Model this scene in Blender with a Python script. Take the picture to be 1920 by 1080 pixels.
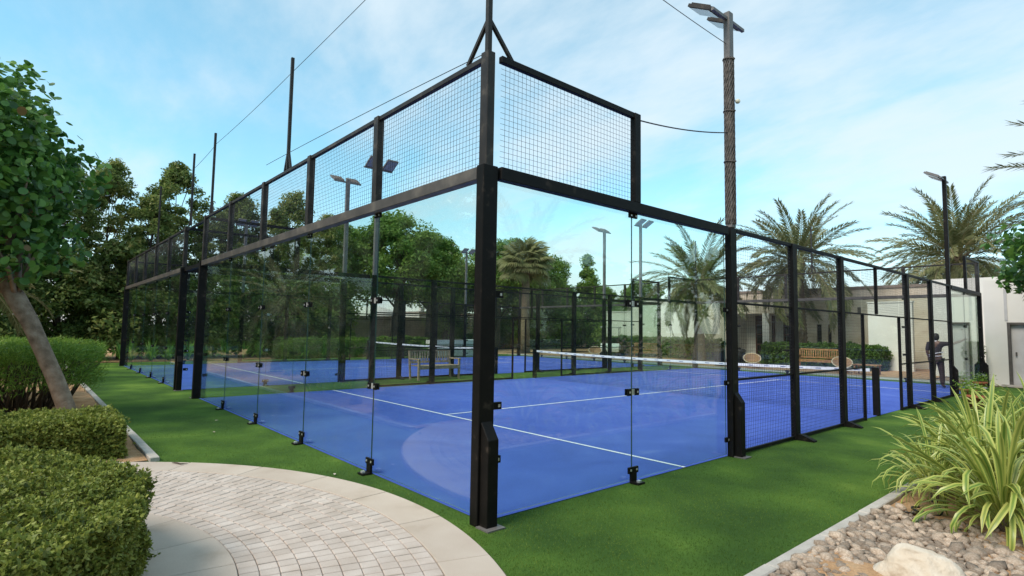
import bpy, bmesh, math, random
import numpy as np
from mathutils import Vector, Matrix, Euler, Quaternion

for o in list(bpy.data.objects):
    bpy.data.objects.remove(o)
sc = bpy.context.scene
COL = sc.collection

# ------------------------------------------------------------------ camera
CAM = np.array([3.7577, -2.991, 1.5984]); YAW, PITCH, ROLL, FPX = -.8556, .0739, .0158, 1053.33
fw = Vector((math.sin(YAW)*math.cos(PITCH), math.cos(YAW)*math.cos(PITCH), math.sin(PITCH)))
rt = Vector((math.cos(YAW), -math.sin(YAW), 0)); up = rt.cross(fw)
rt2 = rt*math.cos(ROLL) + up*math.sin(ROLL); up2 = -rt*math.sin(ROLL) + up*math.cos(ROLL)
cd = bpy.data.cameras.new('camera'); cam = bpy.data.objects.new('camera', cd); COL.objects.link(cam)
cd.sensor_width = 36; cd.lens = FPX/1920*36; cd.clip_end = 2000; cd.clip_start = .05
M = Matrix(((rt2.x, up2.x, -fw.x, CAM[0]), (rt2.y, up2.y, -fw.y, CAM[1]), (rt2.z, up2.z, -fw.z, CAM[2]), (0, 0, 0, 1)))
cam.matrix_world = M
sc.camera = cam

# ------------------------------------------------------------------ sky, sun, exposure
SUN_EL, SUN_AZ = math.radians(48), math.atan2(-.02, -.999)      # azimuth from +Y towards +X, of the sun itself
w = bpy.data.worlds.new('World'); sc.world = w; w.use_nodes = True
nt = w.node_tree; nt.nodes.clear()
N, L = nt.nodes.new, nt.links.new
out = N('ShaderNodeOutputWorld'); bg = N('ShaderNodeBackground'); bg.inputs[1].default_value = .15
sky = N('ShaderNodeTexSky'); sky.sky_type = 'NISHITA'; sky.sun_disc = False
sky.sun_elevation = SUN_EL; sky.sun_rotation = SUN_AZ; sky.air_density = 1.0; sky.dust_density = .6; sky.ozone_density = 1.6
hs = N('ShaderNodeHueSaturation'); hs.inputs['Hue'].default_value = .464; hs.inputs['Saturation'].default_value = 1.22; hs.inputs['Value'].default_value = 1.4
L(sky.outputs[0], hs.inputs['Color'])
tc = N('ShaderNodeTexCoord'); sep = N('ShaderNodeSeparateXYZ'); L(tc.outputs['Generated'], sep.inputs[0])
mz = N('ShaderNodeMath'); mz.operation = 'MAXIMUM'; L(sep.outputs[2], mz.inputs[0]); mz.inputs[1].default_value = 0
az = N('ShaderNodeMath'); az.operation = 'ADD'; L(mz.outputs[0], az.inputs[0]); az.inputs[1].default_value = .22
dx = N('ShaderNodeMath'); dx.operation = 'DIVIDE'; L(sep.outputs[0], dx.inputs[0]); L(az.outputs[0], dx.inputs[1])
dy = N('ShaderNodeMath'); dy.operation = 'DIVIDE'; L(sep.outputs[1], dy.inputs[0]); L(az.outputs[0], dy.inputs[1])
cmb = N('ShaderNodeCombineXYZ'); L(dx.outputs[0], cmb.inputs[0]); L(dy.outputs[0], cmb.inputs[1])
mp = N('ShaderNodeMapping'); mp.inputs['Rotation'].default_value = (0, 0, math.radians(28)); mp.inputs['Scale'].default_value = (.75, 1.35, 1)
mp.inputs['Location'].default_value = (3.1, 1.7, 0)
L(cmb.outputs[0], mp.inputs[0])
n1 = N('ShaderNodeTexNoise'); n1.inputs['Scale'].default_value = .8; n1.inputs['Detail'].default_value = 9; n1.inputs['Roughness'].default_value = .55; n1.inputs['Distortion'].default_value = .5
L(mp.outputs[0], n1.inputs['Vector'])
n2 = N('ShaderNodeTexNoise'); n2.inputs['Scale'].default_value = 2.6; n2.inputs['Detail'].default_value = 7; n2.inputs['Roughness'].default_value = .6
L(mp.outputs[0], n2.inputs['Vector'])
am = N('ShaderNodeMath'); am.operation = 'MULTIPLY_ADD'; L(n2.outputs[0], am.inputs[0]); am.inputs[1].default_value = .38; L(n1.outputs[0], am.inputs[2])
cr = N('ShaderNodeMapRange'); cr.interpolation_type = 'SMOOTHSTEP'; cr.inputs[1].default_value = .53; cr.inputs[2].default_value = .87; cr.inputs[3].default_value = .14; cr.inputs[4].default_value = .88
L(am.outputs[0], cr.inputs[0])
mx = N('ShaderNodeMix'); mx.data_type = 'RGBA'; hz_ = N('ShaderNodeMapRange'); hz_.interpolation_type = 'SMOOTHSTEP'; L(mz.outputs[0], hz_.inputs[0]); hz_.inputs[1].default_value = 0; hz_.inputs[2].default_value = .32; hz_.inputs[3].default_value = .62; hz_.inputs[4].default_value = 0
mxf = N('ShaderNodeMath'); mxf.operation = 'MAXIMUM'; L(cr.outputs[0], mxf.inputs[0]); L(hz_.outputs[0], mxf.inputs[1])
L(mxf.outputs[0], mx.inputs[0]); L(hs.outputs[0], mx.inputs[6]); mx.inputs[7].default_value = (4.7, 5.4, 5.85, 1)
L(mx.outputs[2], bg.inputs[0]); L(bg.outputs[0], out.inputs[0])

sd = bpy.data.lights.new('sun', 'SUN'); sd.energy = 2.8; sd.angle = math.radians(26); sd.color = (1, .91, .79)
sun = bpy.data.objects.new('sun', sd); COL.objects.link(sun)
sv = Vector((math.sin(SUN_AZ)*math.cos(SUN_EL), math.cos(SUN_AZ)*math.cos(SUN_EL), math.sin(SUN_EL)))
sun.rotation_euler = sv.to_track_quat('Z', 'Y').to_euler()

sc.render.engine = 'CYCLES'
sc.cycles.max_bounces = 10; sc.cycles.transparent_max_bounces = 40; sc.cycles.diffuse_bounces = 4; sc.cycles.glossy_bounces = 4
sc.cycles.use_denoising = True
vs = sc.view_settings; vs.view_transform = 'Standard'; vs.look = 'None'; vs.gamma = 1; vs.exposure = .25; vs.use_curve_mapping = False

# ------------------------------------------------------------------ helpers
def link(o, parent=None):
    COL.objects.link(o)
    if parent is not None: o.parent = parent
    return o
def tag(o, label=None, cat=None, group=None, kind=None):
    if label: o['label'] = label
    if cat: o['category'] = cat
    if group: o['group'] = group
    if kind: o['kind'] = kind
    return o
def empty(name, label, cat, loc=(0, 0, 0), rz=0, group=None):
    o = bpy.data.objects.new(name, None); o.empty_display_size = .1; COL.objects.link(o)
    o.location = loc; o.rotation_euler = (0, 0, rz)
    return tag(o, label, cat, group)
def npmesh(name, v, f, mat=None, tint=None, smooth=False):
    v = np.asarray(v, np.float32); f = np.asarray(f, np.int32); k = f.shape[1]
    me = bpy.data.meshes.new(name)
    me.vertices.add(len(v)); me.vertices.foreach_set('co', v.ravel())
    me.loops.add(f.size); me.loops.foreach_set('vertex_index', f.ravel())
    me.polygons.add(len(f)); me.polygons.foreach_set('loop_start', np.arange(0, f.size, k, dtype=np.int32))
    if smooth: me.polygons.foreach_set('use_smooth', np.ones(len(f), bool))
    if tint is not None:
        a = me.attributes.new('tint', 'FLOAT', 'POINT'); a.data.foreach_set('value', np.asarray(tint, np.float32))
    me.update(calc_edges=True); me.validate()
    if mat: me.materials.append(mat)
    return me
def obj(name, me, parent=None, loc=None):
    o = bpy.data.objects.new(name, me); link(o, parent)
    if loc is not None: o.location = loc
    return o
class MB:
    def __init__(s): s.v = []; s.f = []; s.m = []; s.sm = []
    def add(s, vs_, fs, m=0, sm=False):
        b = len(s.v); s.v += [tuple(x) for x in vs_]
        for q in fs: s.f.append([b+i for i in q]); s.m.append(m); s.sm.append(sm)
        return s
    def box(s, lo, hi, m=0, R=None, c=None):
        x0, y0, z0 = lo; x1, y1, z1 = hi
        p = [Vector(q) for q in ((x0,y0,z0),(x1,y0,z0),(x1,y1,z0),(x0,y1,z0),(x0,y0,z1),(x1,y0,z1),(x1,y1,z1),(x0,y1,z1))]
        if R is not None: p = [R @ q for q in p]
        if c is not None: p = [q+Vector(c) for q in p]
        return s.add(p, [(0,3,2,1),(4,5,6,7),(0,1,5,4),(1,2,6,5),(2,3,7,6),(3,0,4,7)], m)
    def bar(s, a, b, w_, h_=None, m=0):
        a, b = Vector(a), Vector(b); d = b-a; h_ = h_ or w_
        q = d.to_track_quat('Z', 'Y').to_matrix()
        if abs(d.normalized().z) < .98:
            z = d.normalized(); xx = Vector((0, 0, 1)).cross(z).normalized(); yy = z.cross(xx)
            q = Matrix((xx, yy, z)).transposed()
        return s.box((-w_/2, -h_/2, 0), (w_/2, h_/2, d.length), m, q, a)
    def tube(s, pts, rad, n=8, m=0, cap=True, squash=1):
        pts = [Vector(p) for p in pts]; k = len(pts)
        rad = [rad]*k if isinstance(rad, (int, float)) else list(rad)
        ref = None; vsx = []
        for i, p in enumerate(pts):
            d = (pts[min(i+1, k-1)]-pts[max(i-1, 0)]).normalized()
            if ref is None: ref = d.orthogonal().normalized()
            ref = (ref-d*ref.dot(d)).normalized(); b = d.cross(ref)
            for j in range(n):
                t = 2*math.pi*j/n
                vsx.append(p+(ref*math.cos(t)+b*math.sin(t)*squash)*rad[i])
        fs = [(i*n+j, i*n+(j+1) % n, (i+1)*n+(j+1) % n, (i+1)*n+j) for i in range(k-1) for j in range(n)]
        if cap: fs += [tuple(range(n-1, -1, -1)), tuple(range((k-1)*n, k*n))]
        return s.add(vsx, fs, m, True)
    def lathe(s, prof, n=24, m=0, c=(0, 0, 0)):
        vsx = []; k = len(prof)
        for r, z in prof:
            for j in range(n):
                t = 2*math.pi*j/n; vsx.append((c[0]+r*math.cos(t), c[1]+r*math.sin(t), c[2]+z))
        fs = [(i*n+j, i*n+(j+1) % n, (i+1)*n+(j+1) % n, (i+1)*n+j) for i in range(k-1) for j in range(n)]
        return s.add(vsx, fs, m, True)
    def prism(s, poly, lo, hi, axis='z', m=0):
        n = len(poly)
        def P(a, b, c): return {'z': (a, b, c), 'y': (a, c, b), 'x': (c, a, b)}[axis]
        v = [P(a, b, lo) for a, b in poly]+[P(a, b, hi) for a, b in poly]
        return s.add(v, [tuple(range(n-1, -1, -1)), tuple(range(n, 2*n))]+[(i, (i+1) % n, n+(i+1) % n, n+i) for i in range(n)], m)
    def mesh(s, name, *mats, bevel=0):
        me = bpy.data.meshes.new(name); me.from_pydata(s.v, [], s.f)
        me.polygons.foreach_set('material_index', s.m); me.polygons.foreach_set('use_smooth', s.sm)
        for m in mats: me.materials.append(m)
        bm = bmesh.new(); bm.from_mesh(me); bmesh.ops.recalc_face_normals(bm, faces=bm.faces)
        if bevel: bmesh.ops.bevel(bm, geom=list(bm.edges), offset=bevel, segments=1, affect='EDGES', profile=.5)
        bm.to_mesh(me); bm.free(); me.update()
        return me
    def build(s, name, mat, parent=None, loc=None, bevel=0):
        mats = mat if isinstance(mat, (tuple, list)) else (mat,)
        return obj(name, s.mesh(name, *mats, bevel=bevel), parent, loc)
def copy_tree(o, parent=None):
    c = o.copy(); COL.objects.link(c); c.parent = parent
    for ch in list(o.children): copy_tree(ch, c)
    return c
ORD = ['first', 'second', 'third', 'fourth', 'fifth', 'sixth', 'seventh', 'eighth', 'ninth', 'tenth', 'eleventh', 'twelfth', 'thirteenth', 'fourteenth', 'fifteenth', 'sixteenth', 'seventeenth', 'eighteenth', 'nineteenth', 'twentieth', 'twenty-first', 'twenty-second', 'twenty-third', 'twenty-fourth']

# ------------------------------------------------------------------ materials
def newmat(name):
    m = bpy.data.materials.new(name); m.use_nodes = True; t = m.node_tree; t.nodes.clear()
    return m, t, t.nodes.new, t.links.new
def ramp(N, stops):
    r = N('ShaderNodeValToRGB'); e = r.color_ramp.elements
    while len(e) < len(stops): e.new(.5)
    for i, (p, c) in enumerate(stops): e[i].position = p; e[i].color = (*c, 1)
    return r
def surf(name, stops, scale=6, detail=6, rough=.7, bump=.2, bscale=None, bdist=.01, metal=0, rnd=0, fine=0, spec=.5, dist=0, coord='Object', sand=None):
    """noise-coloured principled surface; rnd = per-object value jitter, fine = fine grain jitter"""
    m, t, N, L = newmat(name)
    o = N('ShaderNodeOutputMaterial'); p = N('ShaderNodeBsdfPrincipled'); L(p.outputs[0], o.inputs[0])
    p.inputs['Roughness'].default_value = rough; p.inputs['Metallic'].default_value = metal
    p.inputs['Specular IOR Level'].default_value = spec
    tc = N('ShaderNodeTexCoord'); n = N('ShaderNodeTexNoise'); n.inputs['Scale'].default_value = scale; n.inputs['Detail'].default_value = detail; n.inputs['Distortion'].default_value = dist
    if coord == 'World':
        g = N('ShaderNodeNewGeometry'); src = g.outputs['Position']
    else: src = tc.outputs[coord]
    L(src, n.inputs['Vector'])
    r = ramp(N, stops); L(n.outputs[0], r.inputs[0]); col = r.outputs[0]
    if fine:
        f = N('ShaderNodeTexNoise'); f.inputs['Scale'].default_value = bscale or scale*12; f.inputs['Detail'].default_value = 3; L(src, f.inputs['Vector'])
        mr = N('ShaderNodeMapRange'); L(f.outputs[0], mr.inputs[0]); mr.inputs[1].default_value = .3; mr.inputs[2].default_value = .7; mr.inputs[3].default_value = 1-fine; mr.inputs[4].default_value = 1+fine
        h = N('ShaderNodeHueSaturation'); L(mr.outputs[0], h.inputs['Value']); L(col, h.inputs['Color']); col = h.outputs[0]
    if rnd:
        oi = N('ShaderNodeObjectInfo'); mr = N('ShaderNodeMapRange'); L(oi.outputs['Random'], mr.inputs[0]); mr.inputs[3].default_value = 1-rnd; mr.inputs[4].default_value = 1+rnd
        h = N('ShaderNodeHueSaturation'); L(mr.outputs[0], h.inputs['Value']); L(col, h.inputs['Color']); col = h.outputs[0]
    L(col, p.inputs['Base Color'])
    if bump:
        b = N('ShaderNodeBump'); b.inputs['Strength'].default_value = bump; b.inputs['Distance'].default_value = bdist
        nb = N('ShaderNodeTexNoise'); nb.inputs['Scale'].default_value = bscale or scale*12; nb.inputs['Detail'].default_value = 4; L(src, nb.inputs['Vector'])
        L(nb.outputs[0], b.inputs['Height']); L(b.outputs[0], p.inputs['Normal'])
    return m
def leafmat(name, stops, trans=.35, rough=.45, spec=.3):
    m, t, N, L = newmat(name)
    o = N('ShaderNodeOutputMaterial'); p = N('ShaderNodeBsdfPrincipled'); p.inputs['Roughness'].default_value = rough; p.inputs['Specular IOR Level'].default_value = spec
    a = N('ShaderNodeAttribute'); a.attribute_name = 'tint'
    oi = N('ShaderNodeObjectInfo'); ad = N('ShaderNodeMath'); ad.operation = 'MULTIPLY_ADD'; L(oi.outputs['Random'], ad.inputs[0]); ad.inputs[1].default_value = .2; L(a.outputs['Fac'], ad.inputs[2])
    r = ramp(N, stops); L(ad.outputs[0], r.inputs[0]); L(r.outputs[0], p.inputs['Base Color'])
    tr = N('ShaderNodeBsdfTranslucent'); L(r.outputs[0], tr.inputs[0])
    mx = N('ShaderNodeMixShader'); mx.inputs[0].default_value = trans; L(p.outputs[0], mx.inputs[1]); L(tr.outputs[0], mx.inputs[2]); L(mx.outputs[0], o.inputs[0])
    return m
def glassmat():
    m, t, N, L = newmat('toughened_glass')
    o = N('ShaderNodeOutputMaterial'); g = N('ShaderNodeNewGeometry')
    ior = N('ShaderNodeMix'); ior.data_type = 'FLOAT'; L(g.outputs['Backfacing'], ior.inputs[0]); ior.inputs[2].default_value = 1.5; ior.inputs[3].default_value = 1/1.5
    f = N('ShaderNodeFresnel'); L(ior.outputs[0], f.inputs[0])
    tr = N('ShaderNodeBsdfTransparent'); tr.inputs[0].default_value = (.925, .975, .945, 1)
    gl = N('ShaderNodeBsdfGlossy'); gl.inputs['Roughness'].default_value = .004; gl.inputs[0].default_value = (.96, 1, .98, 1)
    mx = N('ShaderNodeMixShader'); L(f.outputs[0], mx.inputs[0]); L(tr.outputs[0], mx.inputs[1]); L(gl.outputs[0], mx.inputs[2]); tcg = N('ShaderNodeNewGeometry'); nz = N('ShaderNodeTexNoise'); nz.inputs['Scale'].default_value = 1.3; nz.inputs['Detail'].default_value = 8; nz.inputs['Distortion'].default_value = 1.5; L(tcg.outputs['Position'], nz.inputs['Vector'])
    mr = N('ShaderNodeMapRange'); L(nz.outputs[0], mr.inputs[0]); mr.inputs[1].default_value = .45; mr.inputs[2].default_value = .8; mr.inputs[3].default_value = .0; mr.inputs[4].default_value = .022
    df = N('ShaderNodeBsdfDiffuse'); df.inputs[0].default_value = (.55, .52, .46, 1); m2 = N('ShaderNodeMixShader'); L(mr.outputs[0], m2.inputs[0]); L(mx.outputs[0], m2.inputs[1]); L(df.outputs[0], m2.inputs[2])
    L(m2.outputs[0], o.inputs[0])
    return m
MT = {}
MT['black'] = surf('black_steel', [(.3, (.0055, .005, .0045)), (.62, (.009, .0075, .0065)), (.74, (.04, .031, .024))], scale=9, detail=9, rough=.55, bump=.1, bscale=60, spec=.16)
MT['dusty'] = surf('dusty_steel', [(.3, (.016, .0125, .0105)), (.6, (.032, .025, .020)), (.75, (.10, .08, .06))], scale=8, detail=9, rough=.5, bump=.12, bscale=60, spec=.3)
MT['beam'] = surf('lit_beam_steel', [(.3, (.05, .042, .036)), (.55, (.085, .072, .062)), (.75, (.16, .135, .11))], scale=5, detail=10, rough=.5, bump=.12, bscale=60)  # end-wall beams: their brighter lit face put into a paler steel colour
MT['wire'] = surf('wire', [(.3, (.025, .025, .025)), (.7, (.04, .04, .04))], rough=.5, bump=0)
MT['galv'] = surf('grey_steel', [(.3, (.10, .09, .085)), (.7, (.17, .155, .145))], scale=7, rough=.5, bump=.05)
MT['bright'] = surf('zinc_plate', [(.3, (.6, .6, .58)), (.7, (.75, .75, .73))], rough=.35, metal=.6, bump=0)
MT['glass'] = glassmat()
MT['gedge'] = surf('glass_edge', [(.3, (.035, .075, .062)), (.7, (.06, .11, .095))], rough=.15, bump=0)
MT['court'] = surf('blue_court', [(.26, (.052, .098, .40)), (.46, (.062, .116, .46)), (.62, (.072, .132, .49)), (.76, (.115, .185, .53))], scale=.9, detail=12, rough=.8, bump=.5, bscale=300, bdist=.004, fine=.22, dist=.9, coord='World', spec=.25)
MT['line'] = surf('white_line', [(.3, (.74, .76, .82)), (.7, (.86, .87, .9))], scale=14, rough=.7, bump=.2, bscale=250, bdist=.003, coord='World')
MT['turf'] = surf('green_turf', [(.25, (.028, .066, .014)), (.42, (.046, .102, .017)), (.58, (.082, .162, .023)), (.75, (.16, .255, .04))], scale=.85, detail=9, rough=.85, bump=.9, bscale=210, bdist=.012, fine=.33, coord='World', spec=.15)
MT['ground'] = surf('sandy_ground', [(.3, (.24, .16, .10)), (.7, (.36, .26, .18))], scale=.5, rough=.9, bump=.3, bscale=30, coord='World')
MT['soil'] = surf('sandy_soil', [(.25, (.30, .17, .085)), (.5, (.45, .27, .145)), (.75, (.55, .37, .22))], scale=5, detail=10, rough=.95, bump=.7, bscale=70, bdist=.02, fine=.2, coord='World', spec=.1)
MT['slab'] = surf('cream_slab', [(.22, (.37, .285, .215)), (.42, (.48, .39, .315)), (.8, (.55, .465, .39))], scale=2.2, detail=10, rough=.8, bump=.25, bscale=180, bdist=.003, rnd=.045, fine=.07, coord='World')
MT['paver'] = surf('grey_paver', [(.25, (.43, .35, .29)), (.5, (.51, .425, .365)), (.75, (.585, .505, .445))], scale=4, detail=10, rough=.85, bump=.35, bscale=150, bdist=.004, rnd=.07, fine=.08, coord='World')
MT['joint'] = surf('joint_sand', [(.3, (.13, .09, .062)), (.7, (.24, .18, .135))], scale=20, rough=.95, bump=.3, coord='World')
MT['kerb'] = surf('kerb_concrete', [(.3, (.38, .345, .30)), (.7, (.52, .475, .42))], scale=6, detail=8, rough=.85, bump=.3, bscale=90, rnd=.06, fine=.08, coord='World')
MT['grey'] = surf('grey_concrete', [(.3, (.34, .31, .28)), (.7, (.45, .42, .38))], scale=2, detail=8, rough=.9, bump=.2, coord='World')
MT['trunk'] = surf('pale_bark', [(.25, (.11, .07, .045)), (.5, (.25, .175, .12)), (.75, (.38, .29, .215))], scale=7, detail=10, rough=.9, bump=.7, bscale=26, bdist=.02)
MT['bark'] = surf('dark_bark', [(.3, (.05, .038, .028)), (.7, (.12, .09, .065))], scale=6, detail=8, rough=.95, bump=.8, bscale=14, bdist=.04)
MT['palmbark'] = surf('palm_bark', [(.3, (.11, .078, .05)), (.7, (.26, .19, .125))], scale=9, detail=8, rough=.95, bump=.8, bscale=14, bdist=.03)
MT['dark_core'] = surf('dark_hedge_core', [(.3, (.028, .022, .012)), (.7, (.06, .05, .025))], scale=30, rough=.95, bump=.6)  # solid hull filling the hedges, inner shade put into its dark colour
MT['wallbeige'] = surf('beige_render', [(.25, (.50, .41, .31)), (.5, (.62, .53, .42)), (.75, (.68, .60, .50))], scale=1.2, detail=9, rough=.9, bump=.15, bscale=40, coord='World')
MT['wallwhite'] = surf('white_render', [(.25, (.66, .62, .56)), (.55, (.74, .70, .64)), (.8, (.78, .75, .70))], scale=.8, detail=9, rough=.9, bump=.15, bscale=40, coord='World')
MT['wallgrey'] = surf('grey_render', [(.3, (.27, .225, .19)), (.7, (.37, .32, .275))], scale=.8, detail=9, rough=.9, bump=.15, bscale=30, coord='World')
MT['coping'] = surf('coping', [(.3, (.22, .17, .14)), (.7, (.30, .24, .2))], rough=.9)
MT['brownwood'] = surf('brown_door', [(.3, (.075, .028, .016)), (.7, (.13, .052, .03))], scale=5, rough=.5)
MT['greydoor'] = surf('grey_door', [(.3, (.44, .42, .41)), (.7, (.53, .51, .50))], scale=3, detail=9, rough=.6)
MT['frame'] = surf('door_frame', [(.3, (.06, .052, .045)), (.7, (.1, .085, .075))], rough=.6)
MT['darkglass'] = surf('dark_pane', [(.3, (.02, .018, .018)), (.7, (.035, .03, .03))], rough=.08, bump=0)
MT['teak'] = surf('teak', [(.25, (.23, .105, .038)), (.5, (.36, .175, .07)), (.75, (.46, .26, .12))], scale=12, rough=.6, bump=.2, rnd=.14)
MT['greyteak'] = surf('weathered_teak', [(.25, (.24, .17, .105)), (.5, (.36, .275, .185)), (.75, (.47, .38, .28))], scale=12, rough=.7, bump=.2, rnd=.14)
MT['wicker'] = surf('wicker', [(.3, (.30, .155, .075)), (.7, (.44, .25, .13))], scale=60, rough=.7, bump=.7, bscale=90, bdist=.015)
MT['rim'] = surf('pale_rim', [(.3, (.62, .48, .33)), (.7, (.74, .6, .45))], scale=20, rough=.6)
MT['whitepaint'] = surf('white_paint', [(.3, (.70, .70, .67)), (.7, (.78, .78, .75))], rough=.4, bump=0)
MT['band'] = surf('net_band', [(.3, (.74, .75, .78)), (.7, (.82, .83, .85))], rough=.75, bump=.15)
MT['ink'] = surf('blue_ink', [(.3, (.10, .14, .30)), (.7, (.14, .18, .36))], rough=.7, bump=0)
MT['netcord'] = surf('net_cord', [(.3, (.010, .012, .03)), (.7, (.02, .022, .045))], rough=.8, bump=0)
MT['rope'] = surf('brown_netting', [(.3, (.055, .046, .04)), (.7, (.15, .125, .108))], scale=18, rough=.9, bump=.5, bscale=80)
MT['boulder'] = surf('cream_rock', [(.26, (.30, .20, .12)), (.40, (.60, .49, .37)), (.7, (.72, .64, .53))], scale=5.5, detail=12, rough=.9, bump=.8, bscale=22, bdist=.02, dist=.8)
MT['pebble'] = surf('pebble', [(.25, (.25, .175, .12)), (.5, (.41, .315, .235)), (.75, (.56, .46, .37))], scale=8, detail=8, rough=.85, bump=.5, bscale=60, rnd=.42, fine=.1)
MT['terracotta'] = surf('terracotta', [(.3, (.28, .075, .035)), (.7, (.42, .13, .06))], scale=8, rough=.8)
MT['hose'] = surf('black_hose', [(.3, (.012, .012, .012)), (.7, (.03, .028, .026))], rough=.6, bump=0)
MT['skin'] = surf('skin', [(.3, (.12, .062, .04)), (.7, (.17, .09, .058))], rough=.5, bump=0)
MT['hair'] = surf('hair', [(.3, (.008, .007, .006)), (.7, (.018, .015, .013))], rough=.6, scale=40)
MT['shirt'] = surf('dark_shirt', [(.3, (.022, .018, .022)), (.7, (.04, .032, .038))], rough=.9, scale=9)
MT['trousers'] = surf('dark_trousers', [(.3, (.026, .016, .018)), (.7, (.05, .03, .032))], rough=.9, scale=9)
MT['whitecloth'] = surf('white_cloth', [(.3, (.62, .62, .64)), (.7, (.72, .72, .74))], rough=.9, bump=0)
MT['ball'] = surf('faded_ball', [(.3, (.56, .54, .42)), (.7, (.66, .64, .52))], rough=.95, bump=.5, bscale=120)
MT['lens'] = surf('lamp_lens', [(.3, (.30, .30, .33)), (.7, (.38, .38, .41))], rough=.2, bump=0)
G = {}
G['seagrape'] = leafmat('seagrape_leaf', [(0, (.032, .09, .02)), (.35, (.085, .20, .04)), (.7, (.17, .33, .06)), (.93, (.31, .46, .10)), (.965, (.27, .10, .03)), (1, (.22, .14, .05))], trans=.38, rough=.36, spec=.45)
G['screen'] = leafmat('screen_leaf', [(0, (.05, .085, .022)), (.45, (.145, .215, .055)), (.8, (.28, .32, .09)), (1, (.40, .36, .13))], trans=.5)
G['ficus'] = leafmat('ficus_leaf', [(0, (.06, .13, .022)), (.5, (.16, .27, .05)), (1, (.32, .41, .10))], trans=.45)
G['hedge'] = leafmat('hedge_leaf', [(0, (.07, .088, .016)), (.4, (.19, .235, .04)), (.75, (.34, .37, .075)), (1, (.47, .45, .14))], trans=.32, rough=.5, spec=.3)
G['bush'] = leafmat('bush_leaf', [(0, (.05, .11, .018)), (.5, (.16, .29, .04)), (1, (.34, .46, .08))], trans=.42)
G['palm'] = leafmat('palm_leaf', [(0, (.10, .125, .045)), (.5, (.22, .235, .10)), (.85, (.36, .33, .17)), (1, (.38, .30, .17))], trans=.4)
G['strap'] = leafmat('strap_leaf', [(0, (.06, .16, .025)), (.5, (.16, .33, .055)), (1, (.30, .46, .10))], trans=.42)
G['far'] = leafmat('garden_hedge_leaf', [(0, (.03, .07, .014)), (.5, (.085, .16, .03)), (1, (.16, .24, .05))], trans=.25)
def varimat():
    m, t, N, L = newmat('variegated_leaf')
    o = N('ShaderNodeOutputMaterial'); p = N('ShaderNodeBsdfPrincipled'); p.inputs['Roughness'].default_value = .35
    a = N('ShaderNodeAttribute'); a.attribute_name = 'tint'
    oi = N('ShaderNodeObjectInfo')
    r = ramp(N, [(0, (.58, .56, .17)), (.27, (.50, .52, .13)), (.35, (.12, .22, .035)), (.65, (.08, .17, .035)), (.73, (.42, .48, .11)), (1, (.56, .55, .16))]); L(a.outputs['Fac'], r.inputs[0])
    r2 = ramp(N, [(0, (.20, .33, .05)), (.45, (.38, .46, .08)), (1, (.58, .55, .14))]); L(oi.outputs['Random'], r2.inputs[0])
    mx0 = N('ShaderNodeMix'); mx0.data_type = 'RGBA'; mx0.inputs[0].default_value = .35; L(r.outputs[0], mx0.inputs[6]); L(r2.outputs[0], mx0.inputs[7])
    L(mx0.outputs[2], p.inputs['Base Color'])
    tr = N('ShaderNodeBsdfTranslucent'); L(mx0.outputs[2], tr.inputs[0])
    mx = N('ShaderNodeMixShader'); mx.inputs[0].default_value = .25; L(p.outputs[0], mx.inputs[1]); L(tr.outputs[0], mx.inputs[2]); L(mx.outputs[0], o.inputs[0])
    return m
G['vari'] = varimat()

# ------------------------------------------------------------------ ground, turf, courts, path, beds
def sheet(name, poly, z, mat, kind='structure', parent=None):
    mb = MB(); mb.add([(x, y, z) for x, y in poly], [tuple(range(len(poly)))])
    o = mb.build(name, mat, parent)
    if parent is None: o['kind'] = kind
    return o
def rect(x0, x1, y0, y1): return [(x0, y0), (x1, y0), (x1, y1), (x0, y1)]
sheet('ground', rect(-700, 700, -700, 700), -.03, MT['ground'])
turf = sheet('turf', rect(-24.2, 8, -9, 20.9), 0, MT['turf'])
CT = []
for cx in (0, -12):
    c = sheet('court_surface', rect(cx-10, cx, 0, 20), .005, MT['court'])
    for lx0, lx1, y0, y1 in ((cx-10, cx, 3, 3.05), (cx-10, cx, 16.95, 17), (cx-5.025, cx-4.975, 3.05, 16.95)):
        sheet('painted_line', rect(lx0, lx1, y0, y1), .009, MT['line'], parent=c)
sheet('far_walkway', rect(-26, -.15, 20.9, 22.1), .004, MT['grey'])
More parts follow.
